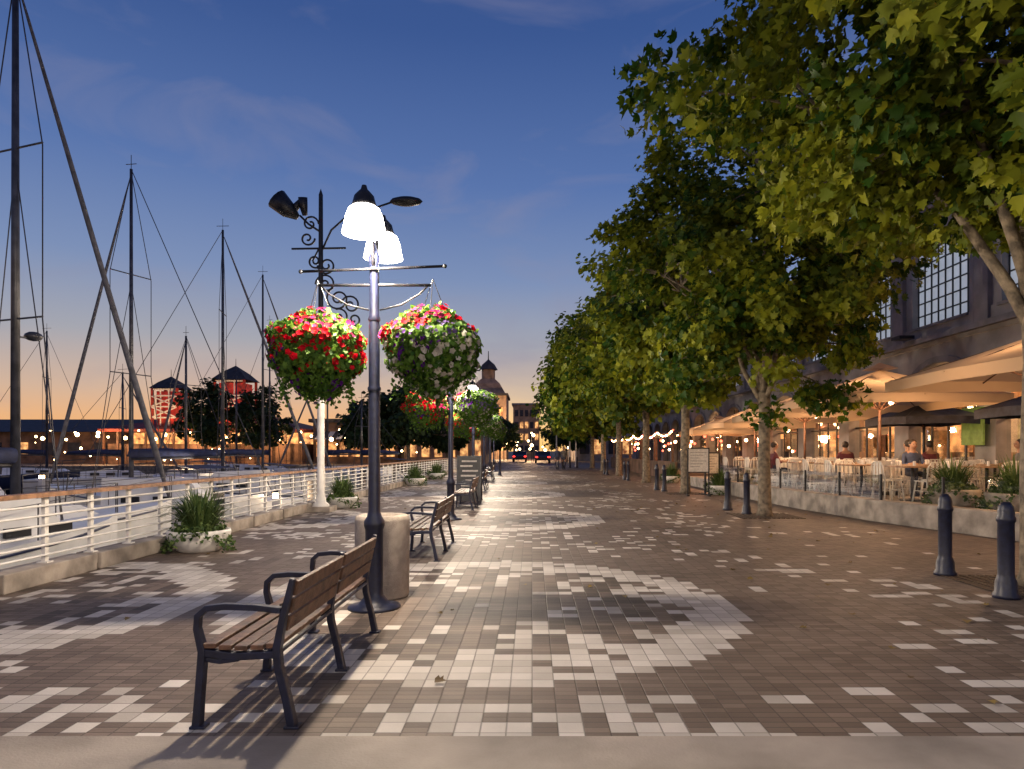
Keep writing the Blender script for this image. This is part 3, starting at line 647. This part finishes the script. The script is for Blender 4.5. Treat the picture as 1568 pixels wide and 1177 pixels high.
# people
def person(loc,rotz,seated,shirt,seed):
    if seated:
        hip=0.50; J={'pel':((0,0,hip),.13),'wa':((0,0.02,hip+.2),.125),'ch':((0,0.03,hip+.42),.145),'nk':((0,0.0,hip+.58),.055),'hd':((0,-.03,hip+.68),.085),'ht':((0,-.03,hip+.78),.085)}
        for s,n in ((-1,'l'),(1,'r')):
            J['hp'+n]=((s*.1,-.02,hip-.01),.095); J['kn'+n]=((s*.13,-.43,hip+.01),.065); J['an'+n]=((s*.13,-.42,.09),.042); J['to'+n]=((s*.14,-.6,.035),.035)
            J['sh'+n]=((s*.19,.03,hip+.48),.06); J['el'+n]=((s*.25,-.08,hip+.22),.042); J['wr'+n]=((s*.14,-.3,hip+.27),.028); J['ha'+n]=((s*.12,-.38,hip+.275),.03)
    else:
        hip=0.92; J={'pel':((0,0,hip),.13),'wa':((0,0,hip+.18),.12),'ch':((0,0,hip+.4),.145),'nk':((0,0,hip+.56),.055),'hd':((0,-.02,hip+.66),.085),'ht':((0,-.02,hip+.76),.085)}
        for s,n in ((-1,'l'),(1,'r')):
            J['hp'+n]=((s*.09,0,hip-.06),.095); J['kn'+n]=((s*.1,-.08*s,.48),.06); J['an'+n]=((s*.1,.1*s,.09),.042); J['to'+n]=((s*.11,.1*s-.16,.035),.035)
            J['sh'+n]=((s*.19,0,hip+.46),.06); J['el'+n]=((s*.24,.05*s,hip+.18),.042); J['wr'+n]=((s*.23,-.05*s,hip-.06),.028); J['ha'+n]=((s*.23,-.07*s,hip-.14),.03)
    E=[('pel','wa'),('wa','ch'),('ch','nk'),('nk','hd'),('hd','ht')]
    for n in 'lr':
        E+=[('pel','hp'+n),('hp'+n,'kn'+n),('kn'+n,'an'+n),('an'+n,'to'+n),('ch','sh'+n),('sh'+n,'el'+n),('el'+n,'wr'+n),('wr'+n,'ha'+n)]
        h=Vector(J['ha'+n][0]); w=Vector(J['wr'+n][0]); d=(h-w).normalized(); sd=d.cross(Vector((0,0,1))) if seated else Vector((0,1,0)); sd.normalize()
        for k in range(5):
            off=(k-2)*0.018; L=[0.05,0.07,0.08,0.072,0.055][k]
            if k==0: b_=h-d*0.03+sd*-0.035; t=b_+d*0.04+sd*-0.03
            else: b_=h+d*0.02+sd*off; t=b_+d*L+Vector((0,0,-0.012))
            J[f'f{k}{n}']=(tuple(b_),.009); J[f'g{k}{n}']=(tuple(t),.008); E+=[('ha'+n,f'f{k}{n}'),(f'f{k}{n}',f'g{k}{n}')]
    keys=list(J); me=bpy.data.meshes.new('p'); me.from_pydata([J[k][0] for k in keys],[(keys.index(a),keys.index(b)) for a,b in E],[])
    o=bpy.data.objects.new('ptmp',me); scene.collection.objects.link(o)
    o.modifiers.new('s','SKIN'); 
    for i,k in enumerate(keys): sv=me.skin_vertices[0].data[i]; sv.radius=(J[k][1],)*2; sv.use_root=(i==0)
    ss=o.modifiers.new('u','SUBSURF'); ss.levels=1; ss.render_levels=1
    dg=bpy.context.evaluated_depsgraph_get(); m2=bpy.data.meshes.new_from_object(o.evaluated_get(dg)); bpy.data.objects.remove(o)
    for q in ('skin',shirt,'pants','shoe'): m2.materials.append(M[q])
    kp=np.array([J[k][0] for k in keys])
    def lab(k):
        if k[:2] in('nk','hd','ht','wr','ha') or k[0] in 'fg': return 0
        if k[:2] in('wa','ch','sh','el'): return 1
        if k[:2] in('an','to'): return 3
        return 2
    for p in m2.polygons:
        c=np.array(p.center); i=int(np.argmin(((kp-c)**2).sum(1))); p.material_index=lab(keys[i]); p.use_smooth=True
    e=empty('seated_person' if seated else 'walking_person',loc); e.rotation_euler[2]=rotz
    b=bpy.data.objects.new('body',m2); scene.collection.objects.link(b); b.parent=e
    hd=Vector(J['hd'][0])+Vector((0,0,0.05)); mb=MB()
    mb.ball(hd+Vector((0,0.02,0.03)),0.105,'hair',0.92,1.0,1.05,14)
    mb.ball(hd+Vector((0,-0.018,-0.005)),0.1,'skin',0.82,0.95,1.12,14)
    mb.ball(hd+Vector((0,-0.115,-0.015)),0.018,'skin',0.8,1,1.4,8)
    for s in (-1,1): mb.ball(hd+Vector((s*0.033,-0.1,0.012)),0.011,'shoe',n=8); mb.ball(hd+Vector((s*0.085,0,0)),0.02,'skin',0.5,1,1.4,8)
    mb.box(hd.x-0.022,hd.x+0.022,hd.y-0.113,hd.y-0.1,hd.z-0.055,hd.z-0.048,'redaw')
    mb.obj('head',e)
try:
    for i,si in enumerate([17,32,38,46,58,63,70]):
        (p,a)=seats[si]; person(p,a,True,['shirt1','shirt2','shirt3'][i%3],i)
    person((1.9,52,0),0.4,False,'shirt2',20); person((2.4,52.3,0),0.2,False,'shirt3',21)
except Exception as ex: print('person',ex)
def sign(x,y,rz,w,h):
    mb=MB(); mb.box(-w/2-.04,-w/2,-.03,.03,0,h,'dark'); mb.box(w/2,w/2+.04,-.03,.03,0,h,'dark'); mb.box(-w/2,w/2,-.03,.03,h-.04,h,'dark'); mb.box(-w/2,w/2,-.03,.03,h*0.48,h*0.5,'dark')
    mb.box(-w/2,w/2,-.015,.015,h*0.5,h-.04,'board')
    mb.box(-w/2-.06,-w/2+.02,-.3,.3,0,.04,'dark'); mb.box(w/2-.02,w/2+.06,-.3,.3,0,.04,'dark')
    for j in range(6): mb.box(-w/2+.06,w/2-.06-0.1*(j%3),-.019,-.0155,h*0.9-j*h*0.06,h*0.9-j*h*0.06+.012,'boardtxt')
    mb.obj('menu_sign',loc=(x,y,0),rotz=rz)
sign(5.35,22.0,-0.15,0.62,1.55); sign(5.95,22.6,0.4,0.5,1.4)
mb=MB()
for s in (-1,1):
    vs=[(-.36,s*.3,0),(.36,s*.3,0),(.36,s*.03,1.3),(-.36,s*.03,1.3)]; vs+=[(a,b_-s*.03,c) for a,b_,c in vs]
    mb.add(vs,[(0,1,2,3),(7,6,5,4),(0,4,5,1),(1,5,6,2),(2,6,7,3),(3,7,4,0)],'dark')
yy=lambda z:-(0.3-0.27*z/1.3)-0.006
mb.add([(-.31,yy(.25),.25),(.31,yy(.25),.25),(.31,yy(1.24),1.24),(-.31,yy(1.24),1.24)],[(0,1,2,3)],'boardtxt')
for j,(a,b_) in enumerate([(-.22,.22),(-.26,.1),(-.2,.26),(-.24,.2),(-.1,.24),(-.25,.25)]):
    z=1.12-j*.14; mb.add([(a,yy(z)-.004,z),(b_,yy(z)-.004,z),(b_,yy(z+.05)-.004,z+.05),(a,yy(z+.05)-.004,z+.05)],[(0,1,2,3)],'board')
mb.obj('a_frame_sign',loc=(-1.84,20.0,0))

e=empty('outdoor_bar_pavilion',(0,0,0)); mb=MB()
for i in range(5):
    y0=34+i*5; mb.add([(6.9,y0,2.35),(11.8,y0,3.1),(11.8,y0+4.6,3.1),(6.9,y0+4.6,2.35),(6.9,y0,2.15),(6.9,y0+4.6,2.15)],[(0,1,2,3),(0,3,5,4)],'redaw' if i%2 else 'brickw')
    for y_ in (y0+.1,y0+4.5): mb.box(6.95,7.05,y_-.05,y_+.05,0,2.34,'brownwood')
mb.box(6.9,7.0,33,60,0,0.9,'brickw'); mb.obj('awnings',e); bl=MB(); rs=random.Random(2)
for i in range(70):
    t=i/70; bl.ball((6.8,33+t*26,2.45-0.25*abs(math.sin(t*math.pi*6))),0.045,'bulb' if i%3 else 'redbulb',n=6)
for i in range(40): bl.ball((rs.uniform(7.5,11),rs.uniform(34,58),rs.uniform(1.4,2.2)),0.08,'bulb' if i%2 else 'redbulb',n=6)
bl.obj('string_lights',e); plight('bar_light',(9,36.5,2.2),300,(1,0.35,0.15),0.3,e); plight('bar_light',(9,48,2.2),300,(1,0.4,0.18),0.3,e)

# ---------------------------------------------------------------- boats
def boat(x,y,hd,L,mh,furl_b=True,hullk='hull',thick=0.08,mast=True):
    e=empty('sailboat' if mast else 'motorboat',(x,y,WL)); e.rotation_euler[2]=hd
    mb=MB(); Bm=L*0.3; ns=11; secs=[]
    for i in range(ns):
        t=i/(ns-1); xx=-0.58*L+t*0.96*L; w=Bm/2*(math.sin(math.pi*min(1,(0.28+t*0.72)))**0.6 if t<0.999 else 0.02); w=max(w,0.02)
        fb=1.0+0.35*t**2
        secs.append([(xx,-w,fb),(xx,-w*0.9,0.4),(xx,-w*0.35,-0.15),(xx,w*0.35,-0.15),(xx,w*0.9,0.4),(xx,w,fb)])
    vs=[p for s_ in secs for p in s_]; fs=[]
    for i in range(ns-1):
        for j in range(5): a=i*6+j; fs.append((a,a+1,a+7,a+6))
    mb.add(vs,fs,hullk,True); mb.add(vs,[(i*6,(i+1)*6,(i+1)*6+5,i*6+5) for i in range(ns-1)],'hull'); mb.add(secs[0],[(0,1,2,3,4,5)],hullk)
    for s in (-1,1):
        mb.tube([(p[0][0],s*abs(p[0][1])*1.005,p[0][2]-0.12) for p in secs[:-1]],0.025,'hullblue',5)
    c0,c1=-0.25*L,0.16*L; w=Bm*0.26; ch=1.5 if mast else 1.85
    mb.add([(c0,-w,1.02),(c1,-w*.7,1.1),(c1,w*.7,1.1),(c0,w,1.02),(c0,-w*.85,ch),(c1-.5,-w*.5,ch-.08),(c1-.5,w*.5,ch-.08),(c0,w*.85,ch)],[(4,5,6,7),(0,1,5,4),(1,2,6,5),(2,3,7,6),(3,0,4,7)],'hull')
    for s in(-1,1):
        for k in range(3):
            xx=c0+0.5+k*0.8; mb.box(xx,xx+.45,s*w*0.94-.03,s*w*0.94+.03,1.18,1.34,'dark')
    mb.tube([(c0-1.3,-w,1.0),(c0-1.2,-w,2.0),(c0,-w*.6,2.1),(c0,w*.6,2.1),(c0-1.2,w,2.0),(c0-1.3,w,1.0)],0.02,'alu',5)
    mb.add([(c0-1.2,-w,2.02),(c0,-w*.8,2.12),(c0,w*.8,2.12),(c0-1.2,w,2.02)],[(0,1,2,3)],'sailcover')
    for s in(-1,1):
        prev=None
        for i in range(0,ns,2):
            p=secs[i][0 if s<0 else 5]; q=(p[0],p[1]*0.95,p[2]+0.6); mb.cyl((p[0],p[1]*0.95,p[2]),q,0.012,0.012,'alu',5)
            if prev: mb.cyl(prev,q,0.006,0.006,'cable',4)
            prev=q
    if mast:
        mb.cyl((0,0,1.3),(0,0,mh),thick,thick*0.6,'alu',10)
        mb.cyl((0,0,2.3),(-0.36*L,0,2.4),0.05,0.05,'alu',8); mb.tube([(-0.05,0,2.5),(-0.15*L,0,2.55),(-0.35*L,0,2.48)],[0.17,0.15,0.07],'sailcover',10)
        for z in (mh*0.42,mh*0.7): mb.cyl((0,-0.8,z+.05),(0,0.8,z+.05),0.02,0.02,'alu',6)
        for s in(-1,1):
            mb.tube([(0,0,mh-.1),(0,s*.8,mh*.7),(0,s*.8,mh*.42),(0,s*Bm*.45,1.1)],0.009,'cable',4); mb.cyl((0,0,mh*.68),(0.1,s*Bm*.42,1.1),0.008,0.008,'cable',4)
        mb.cyl((0,0,mh),(-0.57*L,0,1.1),0.01,0.01,'cable',4)
        bow=(0.375*L,0,1.4); top=Vector((0.05,0,mh-.3)); bv=Vector(bow)
        mb.tube([top,top.lerp(bv,0.06),top.lerp(bv,0.3),top.lerp(bv,0.9),bv],[0.015,0.03,0.05,0.075,0.03] if furl_b else 0.012,'furl',8)
        mb.cyl((0,0,mh),(0,0,mh+.5),0.008,0.008,'dark',4); mb.cyl((-.25,0,mh+.15),(.25,0,mh+.2),0.01,0.01,'dark',4)
        if thick>0.09: mb.ball((0.36,0,5.0),0.17,'alu',1,1,.6); mb.cyl((0,0,4.95),(0.3,0,4.95),0.02,0.02,'alu',5)
    mb.obj('hull_and_rig',e)
def hdg(dx,dy): return math.atan2(dy,dx)
boat(-10.6,14,hdg(1.3,3.6),10.0,12.5,thick=0.095)
boat(-14.1,24,hdg(-4,1.5),11,12.5)
boat(-13.6,30,hdg(4,1),10.5,12.3)
boat(-15.0,38,hdg(3.5,1.5),10,12.4)
boat(-17.5,34.5,hdg(-3,2),8,8.4,hullk='hullblue')
boat(-24,40,hdg(3,1),8,7.2)
boat(-20,52,hdg(3,-1),9,12.4,False)
boat(-15,50,hdg(-3,-1),9,10)
boat(-32,45,hdg(3,1),9,10.5,False,'hullblue')
boat(-26,60,hdg(3,1),9,9.5,False)
boat(-11.5,46,hdg(-3,1),8,6,False)
boat(-10.2,19.3,hdg(3,.6),6.5,0,mast=False); boat(-17.5,21.0,hdg(3,-.4),7.5,0,mast=False); boat(-12,27.0,hdg(-3,.3),6,0,mast=False); boat(-8.9,11.4,hdg(.5,2.5),6.5,0,mast=False)
mb=MB()
mb.box(-60,-8.2,22.0,23.2,WL-.05,WL+.35,'dock'); mb.box(-7.8,-6.6,8,60,WL-.05,WL+.345,'dock'); mb.box(-60,-9.6,33,34.2,WL-.05,WL+.35,'dock')
for y in range(8,60,6): mb.cyl((-6.45,y,-2.5),(-6.45,y,0.6),0.13,0.13,'dock',10)
mb.obj('floating_dock')
for i,(x,y) in enumerate(((-7.3,19.5),(-12.5,22.4),(-19,22.4),(-14,33.4),(-24,33.4))):
    e=empty('dock_pedestal_light',(x,y,WL+.35)); mb=MB(); mb.box(-.1,.1,-.1,.1,0,.9,'white'); mb.box(-.085,.085,-.085,.085,.9,1.05,'bulb'); mb.lathe((0,0,1.05),[(.16,0),(.05,.1),(0,.1)],'dark',4,False,.785); mb.obj('pedestal',e)
    if i<4: plight('pedestal_light',(0.3,0,1.2),110,(1,.78,.55),.1,e)

# ---------------------------------------------------------------- distant buildings left
def restaurant():
    e=empty('waterfront_restaurant',(0,0,0)); mb=MB()
    mb.box(-46,-25,74,86,0,2.2,'brickw'); mb.box(-46.5,-24.5,73,87,3.5,3.8,'roofr')
    mb.add([(-46.5,73,3.8),(-24.5,73,3.8),(-24.5,87,3.8),(-46.5,87,3.8),(-40,80,5.6),(-31,80,5.6)],[(0,1,5,4),(1,2,5),(2,3,4,5),(3,0,4)],'roofr')
    for i in range(15): x=-46+i*1.5; mb.box(x-.1,x+.1,73.2,73.4,0,3.5,'brownwood')
    mb.box(-46,-25,78,78.1,2.2,3.5,'amber')
    for tx,w,h,rh in ((-40.2,2.7,8.3,1.4),(-33.0,3.2,9.2,1.7)):
        y0=76
        for sx in(-1,1):
            for sy in(-1,1): mb.box(tx+sx*w/2-.12,tx+sx*w/2+.12,y0+sy*w/2-.12,y0+sy*w/2+.12,3.8,h,'redaw')
            mb.box(tx+sx*w/6-.05,tx+sx*w/6+.05,y0-w/2-.05,y0-w/2+.05,4,h,'white')
        for z in (5.0,6.2,7.4,h-.2): mb.box(tx-w/2,tx+w/2,y0-w/2-.1,y0-w/2+.1,z,z+.14,'white')
        for z in (5.1,6.3):
            mb.tube([(tx-w/2,y0-w/2-.12,z),(tx+w/2,y0-w/2-.12,z+1.1)],0.06,'white',4); mb.tube([(tx+w/2,y0-w/2-.12,z),(tx-w/2,y0-w/2-.12,z+1.1)],0.06,'white',4)
        mb.box(tx-w/2+.3,tx+w/2-.3,y0-w/2+.3,y0+w/2-.3,4,h-.3,'redglow')
        mb.lathe((tx,y0,h),[(w*0.85,0),(w*0.5,rh*0.5),(0.05,rh)],'roofd',4,False,math.pi/4); mb.cyl((tx,y0,h+rh),(tx,y0,h+rh+.8),0.04,0.02,'dark',5)
    mb.obj('building_body',e); b=MB(); rs=random.Random(9)
    for i in range(38): b.ball((-52+i*1.05+rs.uniform(-.4,.4),72.8+rs.uniform(-1,1),rs.uniform(2.6,3.7)),rs.uniform(.08,.22),'bulb',n=8)
    for i in range(50): b.ball((rs.uniform(-70,-10),71.4+rs.uniform(-1,.4),rs.uniform(0.5,3.0)),rs.uniform(.04,.14),'bulb',n=6)
    b.obj('lamps',e); plight('patio_light',(-36,71,3),1500,(1,0.55,0.25),0.3,e); plight('patio_light',(-28,71,3),1200,(1,0.55,0.25),0.3,e); plight('patio_light',(-45,71,3),1000,(1,0.55,0.25),0.3,e)
restaurant()
mb=MB(); mb.box(-90,-47,78,95,0,3.6,'brickw'); mb.add([(-91,77,3.6),(-46.6,77,3.6),(-46.6,96,3.6),(-91,96,3.6),(-91,86,5.4),(-46.6,86,5.4)],[(0,1,5,4),(2,3,4,5),(1,2,5),(3,0,4)],'roofd')
for i in range(14): mb.box(-89+i*3,-87.6+i*3,77.9,77.99,1,2.4,'amber' if i%5==0 else 'roofd')
mb.obj('harbour_shed')
mb=MB(); mb.box(-24.4,-15,76,88,0,4.6,'brickw'); mb.box(-24.8,-14.6,75.6,88.4,4.6,5.0,'roofd')
for i in range(7):
    mb.box(-24+i*1.3,-23.1+i*1.3,75.9,75.98,0.8,2.4,'amber')
for i in range(16):
    x=-24.2+i*0.58; mb.add([(x,75.95,3.6),(x+.58,75.95,3.6),(x+.58,74,2.7),(x,74,2.7)],[(0,1,2,3)],'white' if i%2 else 'roofd')
mb.obj('awning_storefront')
mb=MB(); mb.box(-13.5,-5,72,84,0,4.2,'stonew'); mb.box(-13.8,-4.7,71.6,84,4.2,4.5,'roofd')
for i in range(6): mb.box(-13+i*1.35,-12.2+i*1.35,71.9,71.98,0.8,2.6,'amber')
mb.obj('marina_office')
mb=MB(); mb.box(-12,-4.5,118,130,0,11.0,'stonew'); mb.box(-12.3,-4.2,117.7,130.3,11.0,11.4,'roofd'); mb.lathe((-7.9,123,11.4),[(4.6,0),(3.0,2.0),(1.7,2.9)],'stonew',4,False,math.pi/4); mb.lathe((-7.9,123,14.2),[(1.2,0),(1.2,1.8)],'stonew',8,False); mb.lathe((-7.9,123,16.0),[(1.7,0),(1.1,1.0),(.4,1.6),(.1,1.9),(.06,3.4)],'roofd',8,False)
for f in range(3):
    for i in range(5): mb.box(-11.4+i*1.4,-10.7+i*1.4,117.9,117.98,1.5+f*3,3+f*3,'amber' if (i+f)%2==0 else 'roofd')
mb.obj('cupola_building')
mb=MB(); mb.box(-4.2,1.6,150,165,0,11.5,'stonew'); mb.box(-4.5,1.9,149.7,165,11.5,11.9,'btrim')
for f in range(4):
    for i in range(5): mb.box(-3.8+i*1.1,-3.1+i*1.1,149.9,149.98,1.2+f*2.6,2.6+f*2.6,'amber' if (i*f)%3!=0 else 'roofd')
mb.obj('office_building')
mb=MB(); mb.box(6,40,95,120,0,6.5,'bwall'); mb.box(5.8,40,94.8,120,6.5,6.8,'roofd')
for i in range(10): mb.box(6.6+i*2,7.9+i*2,94.9,94.98,1,3,'amber' if i%2 else 'roofd')
mb.obj('market_hall')
e=empty('distant_street_lights'); mb=MB(); rs=random.Random(8)
for i in range(30): 
    x,y=rs.uniform(-5,8),rs.uniform(85,112); z=rs.uniform(1.2,4.5); mb.cyl((x,y,0),(x,y,z),0.04,0.03,'dark',5); mb.ball((x,y,z+.1),rs.uniform(.1,.2),'bulb',n=6)
mb.obj('poles_and_globes',e); plight('street_light',(-6,112,4),4500,(1,.62,.32),.4,e); plight('street_light',(0,100,4),4000,(1,.6,.3),.4,e)
mb=MB(); prof=[(-2.1,.35),(-2.15,.8),(-1.9,.95),(-1.3,1.4),(.3,1.42),(1.0,1.0),(2.0,.85),(2.15,.4)]
n=len(prof); vs=[(-.85,y,z) for y,z in prof]+[(.85,y,z) for y,z in prof]
mb.add(vs,[tuple(range(n))[::-1],tuple(range(n,2*n))]+[(i,(i+1)%n,n+(i+1)%n,n+i) for i in range(n)],'carp')
mb.add([(-.72,-1.84,1.0),(.72,-1.84,1.0),(.62,-1.36,1.37),(-.62,-1.36,1.37)],[(0,1,2,3)],'dark')
for s in(-1,1):
    for y in(-1.3,1.3): mb.cyl((s*.68,y,.33),(s*.9,y,.33),.33,.33,'tyre',16)
    mb.box(s*.7-.14,s*.7+.14,-2.19,-2.13,.66,.8,'tail')
C0=mb.obj('parked_car',bevel=0.04,loc=(1.2,80,0)); copyobj(C0,'parked_car',(-1.6,88,0))
for x,y in ((2.2,62),(3.3,60),(3.9,61)):
    mb=MB(); mb.lathe((0,0,0),[(0.12,0),(0.12,.1),(0.07,.15),(0.06,3.4),(0.09,3.45),(0,3.6)],'white',12); mb.obj('light_column',loc=(x,y,0))

# ---------------------------------------------------------------- world
w=bpy.data.worlds.new('World'); scene.world=w; w.use_nodes=True; nt=w.node_tree; bg=nt.nodes['Background']
tc=nd(nt,'ShaderNodeTexCoord'); nv=nd(nt,'ShaderNodeVectorMath','NORMALIZE',(tc.outputs['Generated'],)); sp=nd(nt,'ShaderNodeSeparateXYZ',ins=(nv.outputs[0],))
rp=nd(nt,'ShaderNodeValToRGB'); st=[(0,(.03,.03,.04)),(0.49,(.1,.08,.08)),(0.5,(.90,.40,.12)),(0.515,(.84,.44,.19)),(0.54,(.60,.42,.32)),(0.575,(.34,.35,.41)),(0.62,(.18,.255,.45)),(0.68,(.085,.16,.39)),(0.76,(.034,.085,.27)),(0.86,(.024,.06,.21)),(1,(.02,.045,.16))]
cr=rp.color_ramp
while len(cr.elements)<len(st): cr.elements.new(.5)
for el,(p,c) in zip(cr.elements,st): el.position=p; el.color=(*c,1)
nt.links.new(mth(nt,'ADD',mth(nt,'MULTIPLY',sp.outputs[2],0.5),0.5),rp.inputs[0])
sky=nd(nt,'ShaderNodeTexSky'); sky.sky_type='NISHITA'; sky.sun_disc=False; sky.sun_elevation=math.radians(-1.5); sky.sun_rotation=math.radians(-20)
mp=nd(nt,'ShaderNodeMapping'); nt.links.new(nv.outputs[0],mp.inputs[0]); mp.inputs['Scale'].default_value=(2.2,2.2,5.5); mp.inputs['Rotation'].default_value=(0.2,0.35,0.3); mp.inputs['Location'].default_value=(0.4,0.2,0.1)
cn=nd(nt,'ShaderNodeTexNoise',ins=(mp.outputs[0],)); cn.inputs['Scale'].default_value=2.0; cn.inputs['Detail'].default_value=8; cn.inputs['Distortion'].default_value=0.7; cn.inputs['Roughness'].default_value=0.52
cf=nd(nt,'ShaderNodeMapRange',ins=(cn.outputs['Fac'],0.5,0.8,0.0,0.5)).outputs[0]
mx=nd(nt,'ShaderNodeMix',data_type='RGBA'); nt.links.new(cf,mx.inputs[0]); nt.links.new(rp.outputs[0],mx.inputs[6]); mx.inputs[7].default_value=(.26,.25,.36,1)
gd=nd(nt,'ShaderNodeVectorMath','DOT_PRODUCT'); nt.links.new(nv.outputs[0],gd.inputs[0]); gd.inputs[1].default_value=(0.0,1.0,0.03)
gp=mth(nt,'POWER',mth(nt,'MAXIMUM',gd.outputs['Value'],0.0),60.0)
lowm=nd(nt,'ShaderNodeMapRange',ins=(sp.outputs[2],0.0,0.13,1.0,0.0)).outputs[0]
gc=nd(nt,'ShaderNodeVectorMath','SCALE'); gc.inputs[0].default_value=(0.25,0.24,0.08); nt.links.new(mth(nt,'MULTIPLY',gp,lowm),gc.inputs['Scale'])
sc=nd(nt,'ShaderNodeVectorMath','SCALE'); nt.links.new(sky.outputs[0],sc.inputs[0]); sc.inputs['Scale'].default_value=0.05
ad=nd(nt,'ShaderNodeVectorMath','ADD'); nt.links.new(mx.outputs[2],ad.inputs[0]); nt.links.new(sc.outputs[0],ad.inputs[1])
ad2=nd(nt,'ShaderNodeVectorMath','ADD'); nt.links.new(ad.outputs[0],ad2.inputs[0]); nt.links.new(gc.outputs[0],ad2.inputs[1])
nt.links.new(ad2.outputs[0],bg.inputs[0]); bg.inputs[1].default_value=1.0
sl=bpy.data.lights.new('sun','SUN'); sl.energy=0.08; sl.angle=math.radians(20); sl.color=(1,.7,.5); so=bpy.data.objects.new('sun',sl); scene.collection.objects.link(so); so.rotation_euler=(math.radians(-86),0,math.radians(20))

# camera
cam=bpy.data.cameras.new('camera'); co=bpy.data.objects.new('camera',cam); scene.collection.objects.link(co); scene.camera=co
co.location=(0,0,1.45); co.rotation_euler=(math.radians(90),0,0); cam.sensor_width=36; cam.lens=24; cam.shift_x=-0.0198; cam.shift_y=0.0647; cam.clip_end=3000; cam.clip_start=0.05
